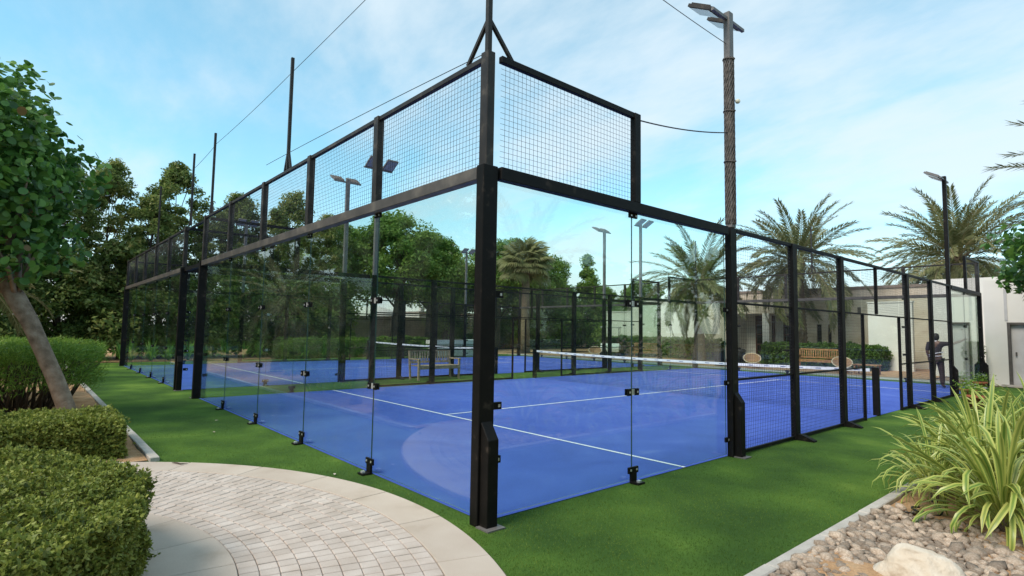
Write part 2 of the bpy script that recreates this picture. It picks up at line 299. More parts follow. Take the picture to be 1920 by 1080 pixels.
# edge strip of loose blue fibres along the near court edges
PC = (-.65, -4.3)
def arc(r, a0, a1, n, c=PC): return [(c[0]+r*math.cos(a0+(a1-a0)*i/n), c[1]+r*math.sin(a0+(a1-a0)*i/n)) for i in range(n+1)]
D2R = math.radians
path = MB()
for r0, r1 in ((1.9, 4.09),):
    a = arc(r0, D2R(-30), D2R(250), 80); b = arc(r1, D2R(-30), D2R(250), 80)
    path.add([(x, y, .004) for x, y in a]+[(x, y, .004) for x, y in b], [(i, i+1, 81+i+1, 81+i) for i in range(80)])
path = path.build('paved_path', MT['joint']); path['kind'] = 'structure'
random.seed(4)
def ringpiece(name, r0, r1, a0, a1, z, mat, gap, n=1, parent=path, jit=.002, bev=.004, rgap=None):
    """one paving piece between two radii and two angles, its top edges chamfered"""
    rm = (r0+r1)/2; g = gap/2; gr = (gap if rgap is None else rgap)/2; v = []; f = []
    zt = z+random.uniform(-jit, jit)
    def row(e, zz):
        return [(x, y, zz) for x, y in arc(r0+gr+e, a0+(g+e)/rm, a1-(g+e)/rm, n)]+[(x, y, zz) for x, y in reversed(arc(r1-gr-e, a0+(g+e)/rm, a1-(g+e)/rm, n))]
    k = 2*(n+1); v = row(0, .0)+row(0, zt-bev)+row(bev, zt)
    for q in (0, 1): f += [(q*k+i, q*k+(i+1) % k, (q+1)*k+(i+1) % k, (q+1)*k+i) for i in range(k)]
    f.append(tuple(range(2*k, 3*k)))
    mb = MB(); mb.add(v, f)
    return mb, mat, name
def visible_angle(a): return D2R(35) < a < D2R(150)
# kerb slabs of the path (outer and inner ring)
for (r0, r1, na) in ((3.69, 4.07, 22), (1.93, 2.49, 20)):
    for i in range(na):
        a0 = D2R(-30+280*i/na); a1 = D2R(-30+280*(i+1)/na)
        if D2R(20) < (a0+a1)/2 < D2R(190):
            mb, m, nm = ringpiece('slab', r0, r1, a0, a1, .034, MT['slab'], .008, n=10, jit=.0015)
            mb.build('slab', m, path)
rest = MB(); cnt = 0; cand = []
for k in range(10):
    r0 = 2.49+.12*k; r1 = r0+.12; rm = (r0+r1)/2; na = int(2*math.pi*rm/.102); off = .5*(k % 2)+random.uniform(-.12, .12)
    for i in range(na):
        a0 = 2*math.pi*(i+off)/na; a1 = 2*math.pi*(i+1+off)/na; am_ = (a0+a1)/2
        if D2R(25) < am_ < D2R(190):
            x = PC[0]+rm*math.cos(am_); y = PC[1]+rm*math.sin(am_)
            d = Vector((x-CAM[0], y-CAM[1], -CAM[2])); zc = d.dot(fw); u = 960+FPX*d.dot(rt2)/zc if zc > .1 else 9e9; vv = 540-FPX*d.dot(up2)/zc if zc > .1 else 9e9
            seen = 270 < u < 930 and vv < 1095
            cand.append((0 if seen else 1, d.length, r0, r1, a0, a1))
cand.sort()
for i, (s_, d_, r0, r1, a0, a1) in enumerate(cand):
    mb, m, nm = ringpiece('paver', r0, r1, a0, a1, .032, MT['paver'], .0105, jit=.0015, bev=.004, rgap=.005)
    if i < 300: mb.build('paver', m, path)
    else: rest.add(mb.v, mb.f)
rest.build('paver_remainder', MT['paver'], path)['kind'] = 'stuff'
leafbit = MB(); leafbit.tube([(-3.62, -1.62, .042), (-3.57, -1.59, .046), (-3.5, -1.56, .043), (-3.44, -1.5, .05)], [.003, .009, .008, .002], 6)
tag(leafbit.build('dead_leaf', MT['bark']), 'small curled brown dead leaf lying on the cream border slab of the path', 'leaf')

for (x, y, a, lb) in ((-5.5, -.75, .4, 'pale fallen leaf on the turf before the second seam of the end glass'), (-6.6, -.45, 1.9, 'tiny pale fallen leaf on the turf nearest the left end of the end wall'), (-2.15, -.35, 2.6, 'pale fallen leaf on the turf close to the cream path border')):
    m = MB(); m.add([(-.035, 0, .016), (-.01, .016, .024), (.03, 0, .018), (-.01, -.016, .02)], [(0, 1, 2), (0, 2, 3)]); o = m.build('dead_leaf', MT['slab'], None, (x, y, 0)); o.rotation_euler = (0, 0, a); tag(o, lb, 'leaf', 'fallen leaves on the turf')
rng = np.random.default_rng(11)
def bumpy(name, x0, x1, y0, y1, z, step, amp, mat):
    nx, ny = max(2, int((x1-x0)/step)), max(2, int((y1-y0)/step))
    X, Y = np.meshgrid(np.linspace(x0, x1, nx), np.linspace(y0, y1, ny)); Z = np.zeros_like(X)
    for q in range(14):
        kx, ky, ph = rng.normal(0, 3.2), rng.normal(0, 3.2), rng.uniform(0, 6.3)
        Z += np.sin(kx*X+ky*Y+ph)*amp/3.2
    Z += rng.normal(0, amp*.12, Z.shape); Z = np.clip(Z+z, .006, None)
    v = np.stack([X, Y, Z], -1).reshape(-1, 3); i = np.arange(nx*ny).reshape(ny, nx)
    f = np.stack([i[:-1, :-1], i[:-1, 1:], i[1:, 1:], i[1:, :-1]], -1).reshape(-1, 4)
    o = obj(name, npmesh(name, v, f, mat, smooth=True)); o['kind'] = 'structure'; return o
bumpy('planting_bed_left', -23.5, -4.05, -8.9, -1.79, .03, .12, .016, MT['soil'])
bumpy('planting_bed_right', 2.03, 7.5, -1.2, 17.5, .02, .07, .018, MT['soil'])
# soil inside the round planter
mb = MB(); mb.add([(x, y, .03) for x, y in arc(1.95, 0, 2*math.pi, 40)[:-1]], [tuple(range(40))]); mb.build('planter_soil', MT['soil'])['kind'] = 'structure'
sheet('planting_bed_far', rect(-26, -1.9, 22.1, 29.9), .012, MT['soil'])
sheet('planting_bed_beyond', rect(-45, -24.2, -20, 45), .012, MT['soil'])
# kerbs: a row of kerb stones each
def kerb(name, a, b, wd, h, ln, label):
    a, b = Vector(a), Vector(b); d = b-a; n = max(1, round(d.length/ln)); dn = d.normalized(); root = empty(name, label, 'kerb', a)
    for i in range(n):
        p, q = d*(i/n)+dn*.004, d*((i+1)/n)-dn*.004
        m = MB(); jz = random.uniform(-.003, .003)
        m.bar(p+Vector((0, random.uniform(-.003, .003), h/2-.02+jz)), q+Vector((0, 0, h/2-.02+jz)), wd, h+.04); m.build('kerb_stone', MT['kerb'], root, bevel=.008)
    return root
kerb('garden_kerb', (-23, -1.73, 0), (-3.98, -1.73, 0), .10, .055, 1.0, 'long straight concrete kerb between turf and the bed of the leaning tree')
kerb('garden_kerb', (1.98, -.9, 0), (1.98, 17, 0), .09, .05, .9, 'pale concrete kerb between turf and the pebble bed at the right')

# turf pile near the camera
def pile(n):
    P = np.c_[rng.uniform(-11, 1.94, n), rng.uniform(-1.66, 11, n)]
    d = np.hypot(P[:, 0]-PC[0], P[:, 1]-PC[1]); dc = np.hypot(P[:, 0]-CAM[0], P[:, 1]-CAM[1])
    keep = (d > 4.09) & ~((P[:, 0] < .02) & (P[:, 1] > -.02)) & ~((P[:, 0] < -4) & (P[:, 1] < -1.66))
    P = P[keep & (rng.uniform(0, 1, n) < np.clip((13-dc)/9.5, 0, 1)**2)]
    k = len(P); a = rng.uniform(0, 6.28, k); wd = rng.uniform(.0015, .003, k); h = rng.uniform(.006, .014, k)
    ln = rng.normal(0, .006, (k, 2)); ca, sa = np.cos(a)*wd, np.sin(a)*wd
    v = np.zeros((k, 3, 3)); v[:, 0, 0] = P[:, 0]-ca; v[:, 0, 1] = P[:, 1]-sa; v[:, 1, 0] = P[:, 0]+ca; v[:, 1, 1] = P[:, 1]+sa
    v[:, 2, :2] = P+ln; v[:, 2, 2] = h; v[:, :2, 2] = -.002
    q = .17*np.sin(P[:, 0]*1.9+1+np.sin(P[:, 1]*1.3))*np.sin(P[:, 1]*1.6)+.12*np.sin(P[:, 0]*4.1+P[:, 1]*3.1+2*np.sin(P[:, 1]*2.2))
    t = np.repeat(np.clip(rng.normal(.5, .2, k)+q, 0, .84), 3)
    return npmesh('turf_pile', v.reshape(-1, 3), np.arange(3*k).reshape(-1, 3), None, t)
G['turf'] = leafmat('turf_fibre', [(0, (.034, .072, .015)), (.5, (.085, .158, .025)), (1, (.23, .31, .055))], trans=.35, rough=.6, spec=.2)
me = pile(1300000); me.materials.append(G['turf'])
tag(obj('turf_pile', me), 'short green artificial grass pile on the turf by the court', 'grass', kind='stuff')

# ------------------------------------------------------------------ padel court enclosure
def wire_panel(name, wdt, hgt, pitch=.0505, t=.0022):
    """flat wire mesh in the local XZ plane, wires as square bars"""
    v = []; f = []; b = 0
    q = np.array([(0,3,2,1),(4,5,6,7),(0,1,5,4),(1,2,6,5),(2,3,7,6),(3,0,4,7)])
    def bx(x0, x1, y0, y1, z0, z1):
        nonlocal b
        v.extend(((x0,y0,z0),(x1,y0,z0),(x1,y1,z0),(x0,y1,z0),(x0,y0,z1),(x1,y0,z1),(x1,y1,z1),(x0,y1,z1))); f.append(q+b); b += 8
    nx = max(1, round(wdt/pitch)); nz = max(1, round(hgt/pitch))
    for i in range(1, nx): x = wdt*i/nx; bx(x-t/2, x+t/2, -t, 0, 0, hgt)
    for i in range(1, nz): z = hgt*i/nz; bx(0, wdt, 0, t, z-t/2, z+t/2)
    return npmesh(name, v, np.concatenate(f), MT['wire'])
PW, PL = .08, .155                                              # post section: across and along the wall
def along(p, wall):                                             # wall 'e' end walls run along X, 's' side walls along Y
    return p
court = empty('court_enclosure', 'nearest padel court enclosure, black posts with glass corner facing the viewer', 'court enclosure', (0, 0, 0), group='padel court enclosures')
GL_T = .012
meshcache = {}
def P_mesh(key, fn):
    if key not in meshcache: meshcache[key] = fn()
    return meshcache[key]
def post(x, y, wall, z0, z1, wd=PW, ln=PL, mat='black'):
    sx, sy = (ln, wd) if wall == 'e' else (wd, ln)
    def mk():
        m = MB(); m.box((-sx/2, -sy/2, z0), (sx/2, sy/2, z1)); return m.mesh('post', MT[mat], bevel=.005)
    return obj('post', P_mesh(('post', sx, sy, z0, z1), mk), court, (x, y, 0))
def glass(x, y, wall, ln=2.0, h=2.9):
    def mk():
        m = MB(); g = .003; ls = ln-2*g
        sx, sy = (ls, GL_T) if wall == 'e' else (GL_T, ls)
        m.box((-sx/2, -sy/2, .03), (sx/2, sy/2, h))
        for i in (0, 1): m.m[i] = 1
        for i in ((3, 5) if wall == 'e' else (2, 4)): m.m[i] = 1
        return m.mesh('glass_panel', MT['glass'], MT['gedge'])
    return obj('glass_panel', P_mesh(('glass', wall, ln), mk), court, (x, y, 0))
def clamp(x, y, z, wall, out_, kind='mid'):
    """plate pair over a glass seam; out_ = sign of the outward direction"""
    def mk():
        m = MB()
        def bx(u0, u1, d0, d1, z0, z1, mi):
            d0, d1 = sorted((d0*out_, d1*out_))
            if wall == 'e': m.box((u0, d0, z0), (u1, d1, z1), mi)
            else: m.box((d0, u0, z0), (d1, u1, z1), mi)
        if kind == 'mid':
            bx(-.035, .035, .008, .016, -.03, .03, 1); bx(-.095, -.035, .008, .03, -.036, .036, 0); bx(.035, .095, .008, .03, -.036, .036, 0)
            bx(-.075, -.058, .03, .036, -.01, .01, 1); bx(.058, .075, .03, .036, -.01, .01, 1)
            bx(-.09, .09, -.022, -.008, -.034, .034, 0)
        elif kind == 'foot':
            bx(-.08, .08, .008, .03, .10, .165, 0); bx(-.045, .045, .008, .035, 0, .11, 0); bx(-.06, .06, .03, .13, 0, .02, 0)
            bx(-.06, -.04, .03, .036, .125, .145, 1); bx(.04, .06, .03, .036, .125, .145, 1); bx(-.02, .02, .08, .115, .02, .04, 1)
        elif kind == 'top':
            bx(-.07, .07, .008, .028, -.06, 0, 0); bx(-.05, -.03, .028, .034, -.045, -.025, 1); bx(.03, .05, .028, .034, -.045, -.025, 1)
        elif kind == 'edge':
            bx(-.03, .07, .008, .03, -.03, .03, 0); bx(.03, .05, .03, .036, -.012, .012, 1)
        return m.mesh('glass_clamp', MT['black'], MT['bright'])
    return obj('glass_clamp', P_mesh(('clamp', wall, out_, kind), mk), court, (x, y, z))
def wirem(x, y, z, wall, wdt, hgt):
    me = P_mesh(('wire', round(wdt, 3), round(hgt, 3)), lambda: wire_panel('mesh_panel', wdt, hgt))
    o = obj('mesh_panel', me, court, (x, y, z)); o['kind'] = 'stuff'
    if wall == 's': o.rotation_euler = (0, 0, math.pi/2)
    return o
def railp(a, b, wd=.05, h=.05, name='rail', mat='black'):
    m = MB(); m.bar(a, b, wd, h); return m.build(name, MT[mat], court, bevel=.004)
def buttress(x, y, out_, sx=1):
    m = MB(); w_ = .1; m.prism([(0, 0), (w_*out_, 0), (w_*out_, .70), (0, .84)], -.055, .055, 'y'); m2 = MB()
    for p in m.v: m2.v.append(p)
    m2.f, m2.m, m2.sm = m.f, m.m, m.sm
    o = m2.build('buttress', MT['black'], court, (x, y, 0), bevel=.004)
    p = MB(); p.box((min(0, .16*out_), -.09, 0), (max(0, .16*out_), .09, .012)); p.build('base_plate', MT['galv'], court, (x, y, .001))
    return o
# glass end walls: y = 0 and y = 20
for ye, so in ((0, -1), (20, 1)):
    yb = ye+so*.065
    for i in range(5): glass(-1-2*i, ye, 'e')
    for i in range(1, 5):
        clamp(-2*i, ye, 0, 'e', so, 'foot'); clamp(-2*i, ye, .95, 'e', so); clamp(-2*i, ye, 1.9, 'e', so); clamp(-2*i, ye, 2.9, 'e', so, 'top')
    railp((-10.0, yb-so*.01, 2.945), (-.06, yb-so*.01, 2.945), .10, .11, 'beam', 'beam')
    railp((-10.0, yb-so*.02, 3.97), (0, yb-so*.02, 3.97), .05, .05, 'rail', 'dusty')
    for i in range(6): post(-2*i, yb-so*.02, 'e', 3.003, 4.0 if i else 4.02, .085, .10, 'dusty')
    for i in range(5): wirem(-2*i-1.95, yb-so*.02, 3.0, 'e', 1.9, .95)
# side walls: x = 0 and x = -10
for xs, so in ((0, 1), (-10, -1)):
    xb = xs+so*.055
    for y0, seq in ((0, (0, 2)), (16, (16, 18))):
        for s in seq: glass(xs, s+1, 's')
        sy = y0+2
        clamp(xs, sy, 0, 's', so, 'foot'); clamp(xs, sy, .95, 's', so); clamp(xs, sy, 1.9, 's', so); clamp(xs, sy, 2.9, 's', so, 'top')
        railp((xb, y0+.05, 2.945), (xb, y0+3.95, 2.945), .085, .11, 'beam', 'black')
        u0 = 0 if y0 == 0 else 18
        railp((xb, u0+.05, 3.97), (xb, u0+1.95, 3.97), .05, .06, 'rail', 'black')
        wirem(xb, u0+.06, 3.0, 's', 1.9, .94)
        post(xb, 2 if y0 == 0 else 18, 's', 3.003, 4.0, .07, .105)
    for yc in (-.05, 20.05):
        post(xb-so*.03, yc, 's', 0, 3.0, .10, .16); buttress(xb+so*.02, yc, so)
        for z in (.5, .95, 1.9): clamp(xs+.0, yc+(.13 if yc < 1 else -.13), z, 's', so, 'edge')
    for yp in (4.1, 15.95):
        post(xb-so*.01, yp, 's', 0, 3.0, .085, .16); buttress(xb+so*.02, yp+.02, so)
        for z in (.22, .95, 1.9): clamp(xs+.0, yp+(-.13 if yp < 8 else .13), z, 's', so, 'edge')
    for yp in (6, 8, 12, 14):
        post(xb, yp, 's', 0, 3.0)
        f = MB(); f.prism([(so*.03, 0), (so*.28, 0), (so*.28, .02), (so*.10, .09), (so*.03, .09)], -.055, .055, 'y'); f.build('foot', MT['black'], court, (xb, yp, .001))
    for yp in (9.08, 11.36): post(xb, yp, 's', 0, 2.0, .05, .05)
    post(xb, 9.9, 's', 2.02, 2.97, .05, .06)
    railp((xb, 4.2, 2.975), (xb, 15.9, 2.975), .05, .05); railp((xb, 4.2, 2.0), (xb, 15.9, 2.0), .025, .03)
    for a, b in ((4.2, 9.08), (11.36, 15.9)): railp((xb, a, .985), (xb, b, .985), .025, .03); railp((xb, a, .035), (xb, b, .035), .035, .045)
    for a, b in ((4.18, 5.92), (6.08, 7.92), (8.08, 9.06), (11.38, 11.92), (12.08, 13.92), (14.08, 15.87)): wirem(xb, a, .05, 's', b-a, 2.92)
    for a, b in ((9.06, 9.87), (9.93, 11.38)): wirem(xb, a, 2.02, 's', b-a, .93)
court_b = copy_tree(court); court_b.location = (-12, 0, 0)
tag(court_b, 'padel court enclosure further left, its glass end wall nearest the tall screen trees', 'court enclosure')
tie = MB(); tie.bar((-10.16, -.05, 2.95), (-11.84, -.05, 2.95), .06, .08); tie.bar((-10.16, -.05, 3.97), (-11.84, -.05, 3.97), .05, .05)
tr_ = empty('tie_frame', 'black steel tie bars bridging the gap between the two court enclosures', 'frame', (0, 0, 0))
m = MB(); m.bar((-10.10, -.03, 2.94), (-11.90, -.03, 2.94), .06, .09); m.build('tie_bar', MT['black'], tr_)
m = MB(); m.bar((-10.05, -.03, 3.93), (-11.95, -.03, 3.93), .045, .045); m.build('tie_bar', MT['black'], tr_)

# nets
def make_net(x0, label):
    t = empty('court_net', label, 'net', (x0, 10, 0), group='court nets')
    pts = 40; v = []; f = []; b = 0
    q = np.array([(0,3,2,1),(4,5,6,7),(0,1,5,4),(1,2,6,5),(2,3,7,6),(3,0,4,7)])
    def htop(x): return .90-.055*(1-((x+5)/5)**2)
    th = .0026
    nx = 215
    for i in range(nx+1):
        x = -.14-9.72*i/nx; h = htop(x)
        v += [(x-th/2,-th,.02),(x+th/2,-th,.02),(x+th/2,0,.02),(x-th/2,0,.02),(x-th/2,-th,h),(x+th/2,-th,h),(x+th/2,0,h),(x-th/2,0,h)]; f.append(q+b); b += 8
    for j in range(19):
        for i in range(20):
            xa, xb_ = -.14-9.72*i/20, -.14-9.72*(i+1)/20; za, zb = .02+(htop(xa)-.02)*j/19, .02+(htop(xb_)-.02)*j/19
            v += [(xb_,0,zb-th/2),(xa,0,za-th/2),(xa,th,za-th/2),(xb_,th,zb-th/2),(xb_,0,zb+th/2),(xa,0,za+th/2),(xa,th,za+th/2),(xb_,th,zb+th/2)]; f.append(q+b); b += 8
    n_ = obj('net_mesh', npmesh('net_mesh', v, np.concatenate(f), MT['netcord']), t); n_['kind'] = 'stuff'
    bd = MB()
    xs_ = [-.12-9.76*i/24 for i in range(25)]
    vv = []; 
    for x in xs_: h = htop(x); vv += [(x, -.012, h-.03), (x, -.012, h+.03), (x, .012, h+.03), (x, .012, h-.03)]
    ff = [(i*4+j, i*4+(j+1) % 4, (i+1)*4+(j+1) % 4, (i+1)*4+j) for i in range(24) for j in range(4)]+[(0,1,2,3),(96,97,98,99)]
    bd.add(vv, ff); band = bd.build('net_band', MT['band'], t)
    pr = MB()
    for i in range(26):
        x = -.35-9.3*i/25; h = htop(x)
        pr.box((x-.055, -.0150, h-.009), (x+.055, -.0122, h+.007))
    pr.build('band_print', MT['ink'], band)['kind'] = 'stuff'
    for px in (-.02, -9.98):
        p = MB(); p.box((-.055, -.05, 0), (.055, .05, .95)); p.build('net_post', MT['black'], t, (px, 0, .006), bevel=.005)
        c_ = MB(); c_.tube([(px, 0, .90), (px+(-.12 if px > -1 else .12), 0, .895)], .006, 6); c_.build('net_cable', MT['galv'], t)
    return t
make_net(0, 'dark net with white top band across the nearest court')
make_net(-12, 'dark net with white top band across the further left court')

# floodlight poles
def flood(x, y, sgn, label, wrapped=False, z0=3.003, pmat='galv'):
    t = empty('floodlight_pole', label, 'floodlight', (x, y, z0), group='floodlight poles around the courts')
    H = 6.0-z0; pm = 'rope' if wrapped else 'galv'
    m = MB(); m.box((-.045, -.055, 0), (.045, .055, H)); m.build('pole', MT[pmat], t, bevel=.006)
    m = MB(); m.bar((0, -.42, H-.10), (0, .42, H-.10), .04, .04); m.build('crossbar', MT['galv'], t)
    R = Euler((0, sgn*math.radians(-30), 0)).to_matrix()
    for s in (-1, 1):
        c = (sgn*.20, s*.25, H+.02); h = MB()
        h.box((-.19, -.16, -.02), (.19, .16, .022), 0, R, c)
        for q in range(6): h.box((-.16, -.1375+.055*q-.005, .022), (.16, -.1375+.055*q+.005, .045), 0, R, c)
        hd = h.build('lamp_head', MT['galv'] if not wrapped else MT['dusty'], t)
        l = MB(); l.box((-.165, -.135, -.027), (.165, .135, -.022), 0, R, c); l.build('lens', MT['lens'], hd)
        br = MB(); br.bar((0, s*.25, H-.10), (sgn*.12, s*.25, H-.02), .03, .03); br.build('bracket', MT['galv'], hd)
    if wrapped:
        rp = MB(); zA, zB = .05, 2.35; nstr = 13
        core = []
        for k in range(24):
            z = zA+(zB-zA)*k/23; core.append((random.uniform(-.006, .006), random.uniform(-.006, .006), z))
        sl = MB(); sl.tube(core, [.064+random.uniform(-.003, .003) for _ in core], 10); sl.build('wrapped_netting', MT['rope'], t)
        for s in range(nstr):
            pts = []
            for k in range(40):
                z = zA+(zB-zA)*k/39; a = 2*math.pi*s/nstr+z*5.2
                pts.append((.067*math.cos(a), .067*math.sin(a), z))
            rp.tube(pts, .0065, 4, cap=False)
        rp.build('netting_strands', MT['rope'], t)['kind'] = 'stuff'
        for z in (2.33, .9, 1.6):
            k_ = MB(); k_.tube([(.073*math.cos(a*math.pi/6), .073*math.sin(a*math.pi/6), z+.01*math.sin(a)) for a in range(13)], .011, 5); k_.build('tie_cord', MT['rope'], t)
    return t
flood(.05, 4.1, -1, 'tall floodlight pole wrapped in brown netting at the right of the near glass', True)
flood(.05, 15.95, -1, 'dark floodlight pole rising in front of the rightmost date palm', pmat='black')
flood(-10.05, 4.1, 1, 'floodlight pole behind the left mesh post, lamps facing the near court')
flood(-10.05, 15.95, 1, 'floodlight pole at the far left corner of the near court, beside the leafy palm')
flood(-11.95, 4.1, -1, 'twin floodlight pole whose brown lamp backs face the near court')
flood(-11.95, 15.95, -1, 'floodlight pole standing alone against the sky right of the round trees')
flood(-22.05, 15.95, 1, 'small far floodlight pole in front of the round green trees')
flood(-22.05, 4.1, 1, 'far floodlight pole against the brownish screen trees at the left')

# thin poles carrying the ball-net cables
def netpole(x, y, label, corner=0):
    t = empty('net_pole', label, 'pole', (x, y, 4.003), group='thin net poles above the end walls')
    m = MB(); m.box((-.022, -.022, 0), (.022, .022, 1.78)); m.build('tube', MT['dusty'], t)
    for s in (-1, 1):
        m = MB()
        if corner: e = (-.30, .0, 0) if s < 0 else (0, .30, 0)
        else: e = (s*.13, 0, 0)
        m.bar((e[0], e[1], .0), (0, 0, .33), .03, .03); m.build('brace', MT['dusty'], t)
    return t
netpole(0, -.045, 'thin steel pole with splayed braces on top of the near glass corner', 1)
netpole(-4.95, -.045, 'thin pole standing alone above the middle of the near end wall')
netpole(-9.6, -.045, 'thin pole at the left end of the near end wall')
netpole(-11.6, -.045, 'thin pole on the right end of the further court end wall')
netpole(-16, -.045, 'thin pole above the middle of the further court end wall')
netpole(-5, 20.045, 'thin braced pole on the far end wall, left of the first date palm trunk')
netpole(-10, 20.045, 'thin braced pole on the far left corner of the near court')
def cable(label, pts, r=.006, sag=0):
    m = MB(); a, b = Vector(pts[0]), Vector(pts[-1])
    if len(pts) == 2: pts = [a.lerp(b, i/14)-Vector((0, 0, 4*sag*(i/14)*(1-i/14))) for i in range(15)]
    m.tube(pts, r, 5); return tag(m.build('cable', MT['wire']), label, 'cable', 'cables of the ball net')
cable('high cable from the near corner pole left to the lone thin pole', [(0, -.045, 5.72), (-4.95, -.045, 5.55)], .004, .02)
cable('high cable from the lone thin pole to the thin pole at its left', [(-4.95, -.045, 5.55), (-9.6, -.045, 5.52)], .004, .03)
cable('low cable rising over the top rail of the near end wall mesh', [(-.02, -.045, 4.03), (-6.0, -.045, 4.3)], .004, -.02)
cable('high cable from the near corner pole to the netting-wrapped floodlight pole', [(0, -.045, 5.75), (.04, 4.05, 5.55)], .005, .05)
cable('dark sagging cable from upper mesh corner post to the netting-wrapped pole', [(.05, 2.05, 3.95), (.05, 4.05, 4.3)], .008, .04)
cable('faint cable between the two thin poles beside the court gap', [(-9.6, -.045, 5.5), (-11.6, -.045, 5.4)], .0045, .02)
b_ = MB(); b_.lathe([(.033*math.sin(math.pi*i/10), -.033*math.cos(math.pi*i/10)) for i in range(11)], 16)
s_ = [(.034*math.cos(t), .034*math.sin(t)*math.cos(.6*math.sin(2*t)), .034*math.sin(.6*math.sin(2*t))) for t in [2*math.pi*i/32 for i in range(33)]]
b_.tube(s_, .002, 4, 1); tag(b_.build('padel_ball', (MT['ball'], MT['whitepaint']), None, (.14, 4.16, 4.74)), 'pale ball caught in the netting of the tall floodlight pole', 'ball')

# ------------------------------------------------------------------ vegetation builders
def frame_from(nrm, rng):
    """two unit tangents per normal, randomly spun"""
    r = rng.normal(size=nrm.shape); t = np.cross(nrm, r); t /= np.linalg.norm(t, axis=1, keepdims=True)+1e-9
    return t, np.cross(nrm, t)
def leaves(c, nrm, ln, wd, rng, tint, fold=.0, tdir=None):
    """rhombic leaves (4 verts, 1 quad) at c; ln, wd arrays"""
    nrm = nrm/(np.linalg.norm(nrm, axis=1, keepdims=True)+1e-9)
    t, s = frame_from(nrm, rng)
    if tdir is not None:
        t = tdir-nrm*np.sum(tdir*nrm, 1, keepdims=True); t /= np.linalg.norm(t, axis=1, keepdims=True)+1e-9; s = np.cross(nrm, t)
    k = len(c); v = np.empty((k, 4, 3)); L_ = ln[:, None]; W_ = wd[:, None]
    v[:, 0] = c-t*L_/2; v[:, 2] = c+t*L_/2
    v[:, 1] = c+s*W_/2+nrm*fold*W_; v[:, 3] = c-s*W_/2+nrm*fold*W_
    return v.reshape(-1, 3), np.arange(4*k).reshape(-1, 4), np.repeat(tint, 4)
def crown_points(rng, H, base, R, nclump, nleaf, prof, spread, squash=.75, shell=.5):
    z = base+(H-base)*rng.beta(1.25, 1.1, nclump); u = (z-base)/(H-base)
    rr = R*prof(u)*np.sqrt(rng.uniform(shell**2, 1, nclump)); a = rng.uniform(0, 2*math.pi, nclump)
    cc = np.c_[rr*np.cos(a), rr*np.sin(a), z]
    k = rng.integers(0, nclump, nleaf); sp = spread*rng.uniform(.55, 1.25, nclump)
    off = rng.normal(size=(nleaf, 3)); off /= np.linalg.norm(off, axis=1, keepdims=True); off *= (rng.uniform(0, 1, nleaf)**.45)[:, None]
    p = cc[k]+off*sp[k][:, None]*np.array([1, 1, squash])
    ct = rng.normal(0, .13, nclump)
    return cc, p, off, ct[k]
def tree_proto(name, label, cat, seed, H, base, R, nclump, nleaf, leaf, mat, bark, prof, spread, tr=.14, lean=(0, 0), squash=.75, shell=.5, aspect=.45, droop=0):
    rng = np.random.default_rng(seed); root = empty(name, label, cat)
    cc, p, off, ct = crown_points(rng, H, base, R, nclump, nleaf, prof, spread, squash, shell)
    n = off*.6+rng.normal(size=p.shape)*.6+np.array([0, 0, .55])
    ln = leaf*rng.uniform(.5, 1.4, len(p)); tint = np.clip(rng.normal(.4, .19, len(p))+ct, 0, .84)
    td = rng.normal(size=p.shape)+np.array([0, 0, -droop])
    v, f, t = leaves(p, n, ln, ln*aspect, rng, tint, .12, td)
    cr_ = obj('crown', npmesh('crown', v, f, mat, t), root); cr_['kind'] = 'stuff'
    th = base+(H-base)*.62
    m = MB(); pts = [(lean[0]*q*q+.05*math.sin(4*q+seed), lean[1]*q*q+.05*math.cos(3*q+seed), -.05+th*q) for q in np.linspace(0, 1, 8)]
    m.tube(pts, [tr*(1.25-.95*q) for q in np.linspace(0, 1, 8)], 8); m.build('trunk', bark, root)
    lm = MB(); idx = rng.choice(len(cc), min(16, len(cc)), replace=False)
    for i in idx:
        e = Vector(cc[i]); q = min(1, max(.25, (e.z-.9)/th*.8)); k_ = q*7; a = Vector(pts[int(k_)]).lerp(Vector(pts[min(7, int(k_)+1)]), k_-int(k_))
        mid = a.lerp(e, .5)+Vector((0, 0, .12*(e-a).length)); lm.tube([a, a.lerp(mid, .5), mid, mid.lerp(e, .6), e], [tr*.45*(1-.6*q), tr*.36*(1-.6*q), tr*.26*(1-.5*q), tr*.16, .012], 5)
    lm.build('limbs', bark, root)['kind'] = 'stuff'
    return root
def place(proto, used, loc, rz, sc_, label, group):
    o = proto if not used else copy_tree(proto)
    o.location = loc; o.rotation_euler = (0, 0, rz); o.scale = sc_ if isinstance(sc_, tuple) else (sc_,)*3
    tag(o, label, None, group); return o

# --- tall dark screen of trees left and behind
tallp = lambda u: np.where(u < .75, .75+.25*np.sin(u*4), np.clip((1.05-u)/.3, .12, 1))
roundp = lambda u: np.sqrt(np.clip(1-(1.75*u-.75)**2, .06, 1))
conep = lambda u: np.clip(1.02-u*.95, .08, 1)
screen = [tree_proto('screen_tree', '', 'tree', 100+s, 9.2, .5, 1.45, 170, 23000, .165, G['screen'], MT['bark'], tallp, .42, tr=.12, shell=.3, droop=.3) for s in range(3)]
us = [0, 0, 0]
SY = [(-27.5, -13.5, 1.0), (-27.0, -10.5, 1.05), (-27.6, -8.2, .98), (-27.2, -6.0, 1.0), (-27.6, -3.8, .96), (-27.0, -1.9, .93), (-28.4, -.2, 1.0), (-27.4, 1.3, .86), (-28.6, 2.6, 1.04), (-27.3, 4.3, .80), (-28.8, 5.6, .98), (-27.4, 7.2, .84), (-29.0, 8.6, 1.03), (-27.8, 10.2, .86), (-30.5, 11.6, .95)]
random.seed(9)
